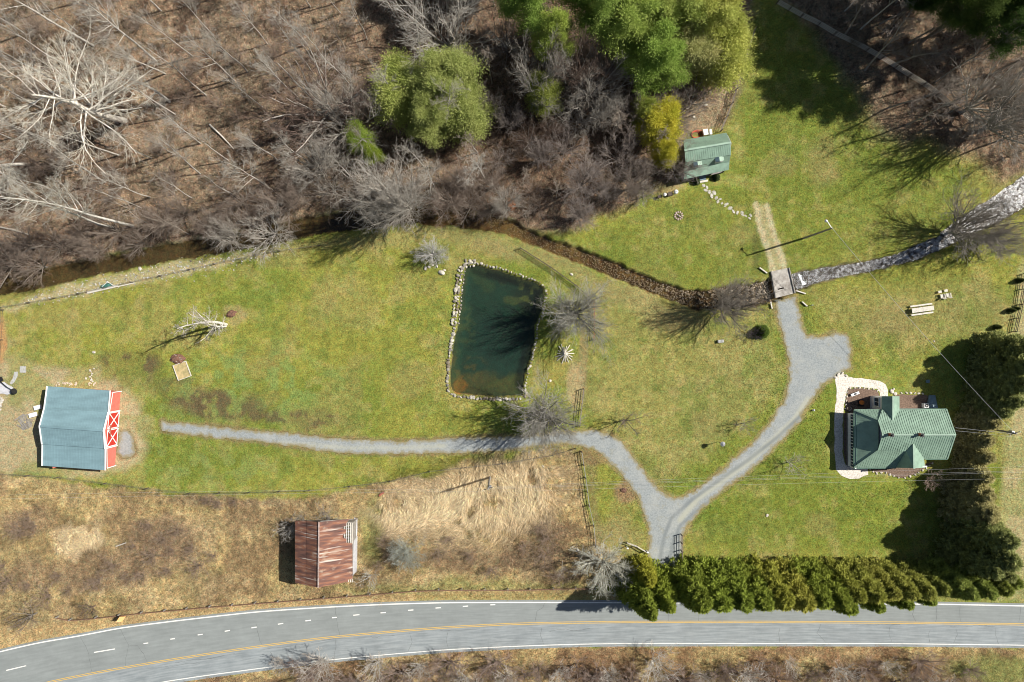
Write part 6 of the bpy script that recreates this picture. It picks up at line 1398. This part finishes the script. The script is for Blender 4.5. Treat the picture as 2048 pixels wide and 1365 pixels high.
fill(20, 4, lambda x, y, i: place(ROUND[i % 3] if i % 2 else OPEN[i % 3], x, y, R_.uniform(6, 11), "thicket_tree", "purplish brown leafless tree of the shaded middle wood", "tree", "trees of the shaded middle wood", (.34,.29,.26), (.42,.37,.34), None, R_.uniform(.6, .85), world=True), (960, 1360), (0, 440))
fill(90, 1.9, f_shrub, (-60, 1420))
fill(38, 3.8, lambda x, y, i: place(FOREST[i % 4] if i % 2 else SAP[i % 4], x, y, R_.uniform(12, 19), "bare_woodland_tree", "bare slender tree beyond the upper right fence", "tree", "bare trees beyond the upper right fence", (.42,.38,.34), (.33,.28,.24), None, R_.uniform(1.0, 1.35), world=True), (1640, 2250), (-80, 330), mask=z_w2)
fill(20, 2, lambda x, y, i: place(SHRUB[i % 4], x, y, R_.uniform(1.5, 3), "bare_shrub", "twiggy shrub under the upper right trees", "shrub", "shrubs beyond the upper right fence", (.3,.26,.2), (.3,.26,.2), None, 1.3, world=True), (1650, 2150), (0, 330), mask=z_w2)
# meadow and roadside brush
for i, (x, y) in enumerate([(300,1050),(330,1075),(360,1060),(345,1100),(385,1095),(310,1110),(270,1090),(60,1035),(75,1050),(45,1060),(230,1130),(255,1150),(200,1160),(120,1150),(140,1180),(100,1190),(60,1170),(20,1160),(10,1130),(290,1150),(340,1140),(400,1130),(430,1110),(770,1080),(785,1110),(760,1130),(880,1105),(900,1080),(940,1110),(1080,1055),(1095,1075),(1050,1090),(1090,1110),(1150,1140),(1120,1150),(985,1140),(440,1005),(415,1000),(470,1002)]):
    place(SHRUB[i % 4], x, y, R_.uniform(1.3, 2.4), "meadow_brush", "brown brushy shrub in the dry meadow by the road", "shrub", "brush of the dry meadow", (.32,.25,.19), (.38,.29,.22), None, R_.uniform(1.2, 1.7))
for i in range(46):
    x = 560+i*31+R_.uniform(-12, 12); y = R_.uniform(1314, 1368)
    if x > 1900 and i % 2: continue
    pr = (SHRUB, LOW, ROUND)[i % 3][i % 3]; place(pr, x, y, R_.uniform(2.6, 6.0), "roadside_brush", "leafless brush below the road's lower edge", "shrub", "brush below the road", (.34,.27,.23) if i % 3 else (.75,.72,.65), (.40,.31,.26) if i % 3 else (.62,.58,.52), None, R_.uniform(1, 1.3))
# fallen trunks
for x0, y0, x1, y1, lb in ((0,455,60,470,"fallen grey trunk in the brush above the left creek"),(40,510,90,490,"fallen pale trunk crossing the left creek"),(420,250,470,300,"fallen log on the leaf litter of the left wood")):
    a, b = G(x0, y0), G(x1, y1); tag(MB().tube([a+Vector((0,0,.25)), a.lerp(b,.5)+Vector((0,.15,.3)), b+Vector((0,0,.2))], [.16,.13,.08], 7).build("fallen_log", M['palewood']), lb, "log")

# ------------------------------------------------------------------ ground cover that nobody could count
def attr_mat(name, trans=.2):
    m = bpy.data.materials.new(name); m.use_nodes = True; nt = m.node_tree; L = nt.links; nt.nodes.remove(nt.nodes["Principled BSDF"]); out = nt.nodes["Material Output"]
    at = nd(nt, "ShaderNodeAttribute", attribute_name="tone"); d = nd(nt, "ShaderNodeBsdfDiffuse"); t = nd(nt, "ShaderNodeBsdfTranslucent"); L.new(at.outputs["Color"], d.inputs[0]); L.new(at.outputs["Color"], t.inputs[0])
    ms = nd(nt, "ShaderNodeMixShader"); ms.inputs[0].default_value = trans; L.new(d.outputs[0], ms.inputs[1]); L.new(t.outputs[0], ms.inputs[2]); L.new(ms.outputs[0], out.inputs[0]); return m
M['blade'] = attr_mat("grass_blades", .3); M['litter'] = attr_mat("leaf_litter", .1)
def cover(name, label, cat, n, weight, length, width, tilt, m, seed, gain=(.7, 1.5), hue=.12, dirf=None, lift=0.0):
    rs = np.random.RandomState(seed); need = n; X = []; Y = []
    for _ in range(60):
        x = rs.uniform(-91, 91, n); y = rs.uniform(-62, 62, n); w_ = in_mask(weight, x, y); k = rs.rand(n) < w_; X.append(x[k]); Y.append(y[k])
        if sum(map(len, X)) >= n: break
    x = np.concatenate(X)[:n]; y = np.concatenate(Y)[:n]; n = len(x); z = in_mask(zz, x, y); c = in_mask(g, x, y)
    a = rs.rand(n)*6.283 if dirf is None else dirf(x, y)+rs.randn(n)*.5
    e = np.abs(rs.randn(n))*tilt; D = np.stack([np.cos(a)*np.cos(e), np.sin(a)*np.cos(e), np.sin(e)], 1); L_ = length*(.4+1.2*rs.rand(n)); s = width*(.5+rs.rand(n))
    C = np.stack([x, y, z+.02+lift*rs.rand(n)], 1); xw = unit(np.cross(D, rs.randn(n, 3)*.5+np.array([0,0,1.]))); V = np.stack([C-xw*s[:, None], C+xw*s[:, None], C+D*L_[:, None]], 1).reshape(-1, 3)
    me = np_mesh(name, V, np.arange(3*n).reshape(-1, 3)); t = c*(gain[0]+(gain[1]-gain[0])*rs.rand(n))[:, None]*(1+rs.randn(n, 1)*hue*np.array([[1., .2, -.6]]))
    set_col(me, "tone", np.repeat(np.clip(t, 0, 1), 3, 0)); me.materials.append(m); return tag(link_mesh(name, me), label, cat, None, 'stuff')
keep = (1-onroad)*(dro > 4)*(sdf(PAD, px, py) > 3)*(sdf(GPATH, px, py) > 3)*(1-bank)*(1-pz)*flat.clip(0, 1)**.3
keep = keep*(np.maximum(np.abs(GX)-90, 0) == 0)
bld = (sdf([(1664,815),(1900,815),(1900,940),(1664,940)], px, py) > 0)*(sdf([(85,770),(245,775),(235,945),(80,940)], px, py) > 0)*(sdf([(1366,275),(1460,262),(1460,345),(1370,362)], px, py) > 0)*(sdf([(600,1045),(700,1040),(700,1165),(598,1165)], px, py) > 0)*(sdf([(1690,775),(1870,775),(1870,820),(1690,820)], px, py) > 0)
lawnw = keep*bld*(1-z_w)*(1-z_me); woodw = keep*z_w; meadw = keep*bld*z_me*(1-z_st); straww = keep*z_st
cover("lawn_grass", "short patchy green and yellow lawn grass", "grass", 230000, lawnw, .17, .042, .45, M['blade'], 1, (.6, 1.6), .14)
cover("leaf_litter", "brown fallen leaves and bare twigs covering the wood floor", "leaf litter", 150000, woodw, .17, .06, .35, M['litter'], 2, (.4, 2.4), .12, lift=.06)
cover("dry_grass", "tan dry grass tufts of the meadow and road verges", "dry grass", 130000, meadw, .38, .028, .55, M['blade'], 3, (.6, 1.95), .08, lift=.05)
angf = lambda x, y: in_mask(ang, x, y)+1.2
cover("straw_grass", "pale matted straw lying in swirls in the meadow", "dry grass", 52000, straww, .8, .035, .45, M['blade'], 4, (.7, 1.6), .05, angf, .15)
cover("underbrush", "fine bare brush stems standing through the wood", "brush", 60000, woodw*(.25+.75*sstep(.42, .58, n2)), 1.1, .012, 1.0, M['litter'], 5, (.5, 2.4), .06, lift=.2)
cover("meadow_stems", "fine brown dead stems standing in the dry meadow", "brush", 40000, meadw*sstep(.45, .55, n2), .9, .011, .9, M['litter'], 6, (.4, 1.8), .06, lift=.1)
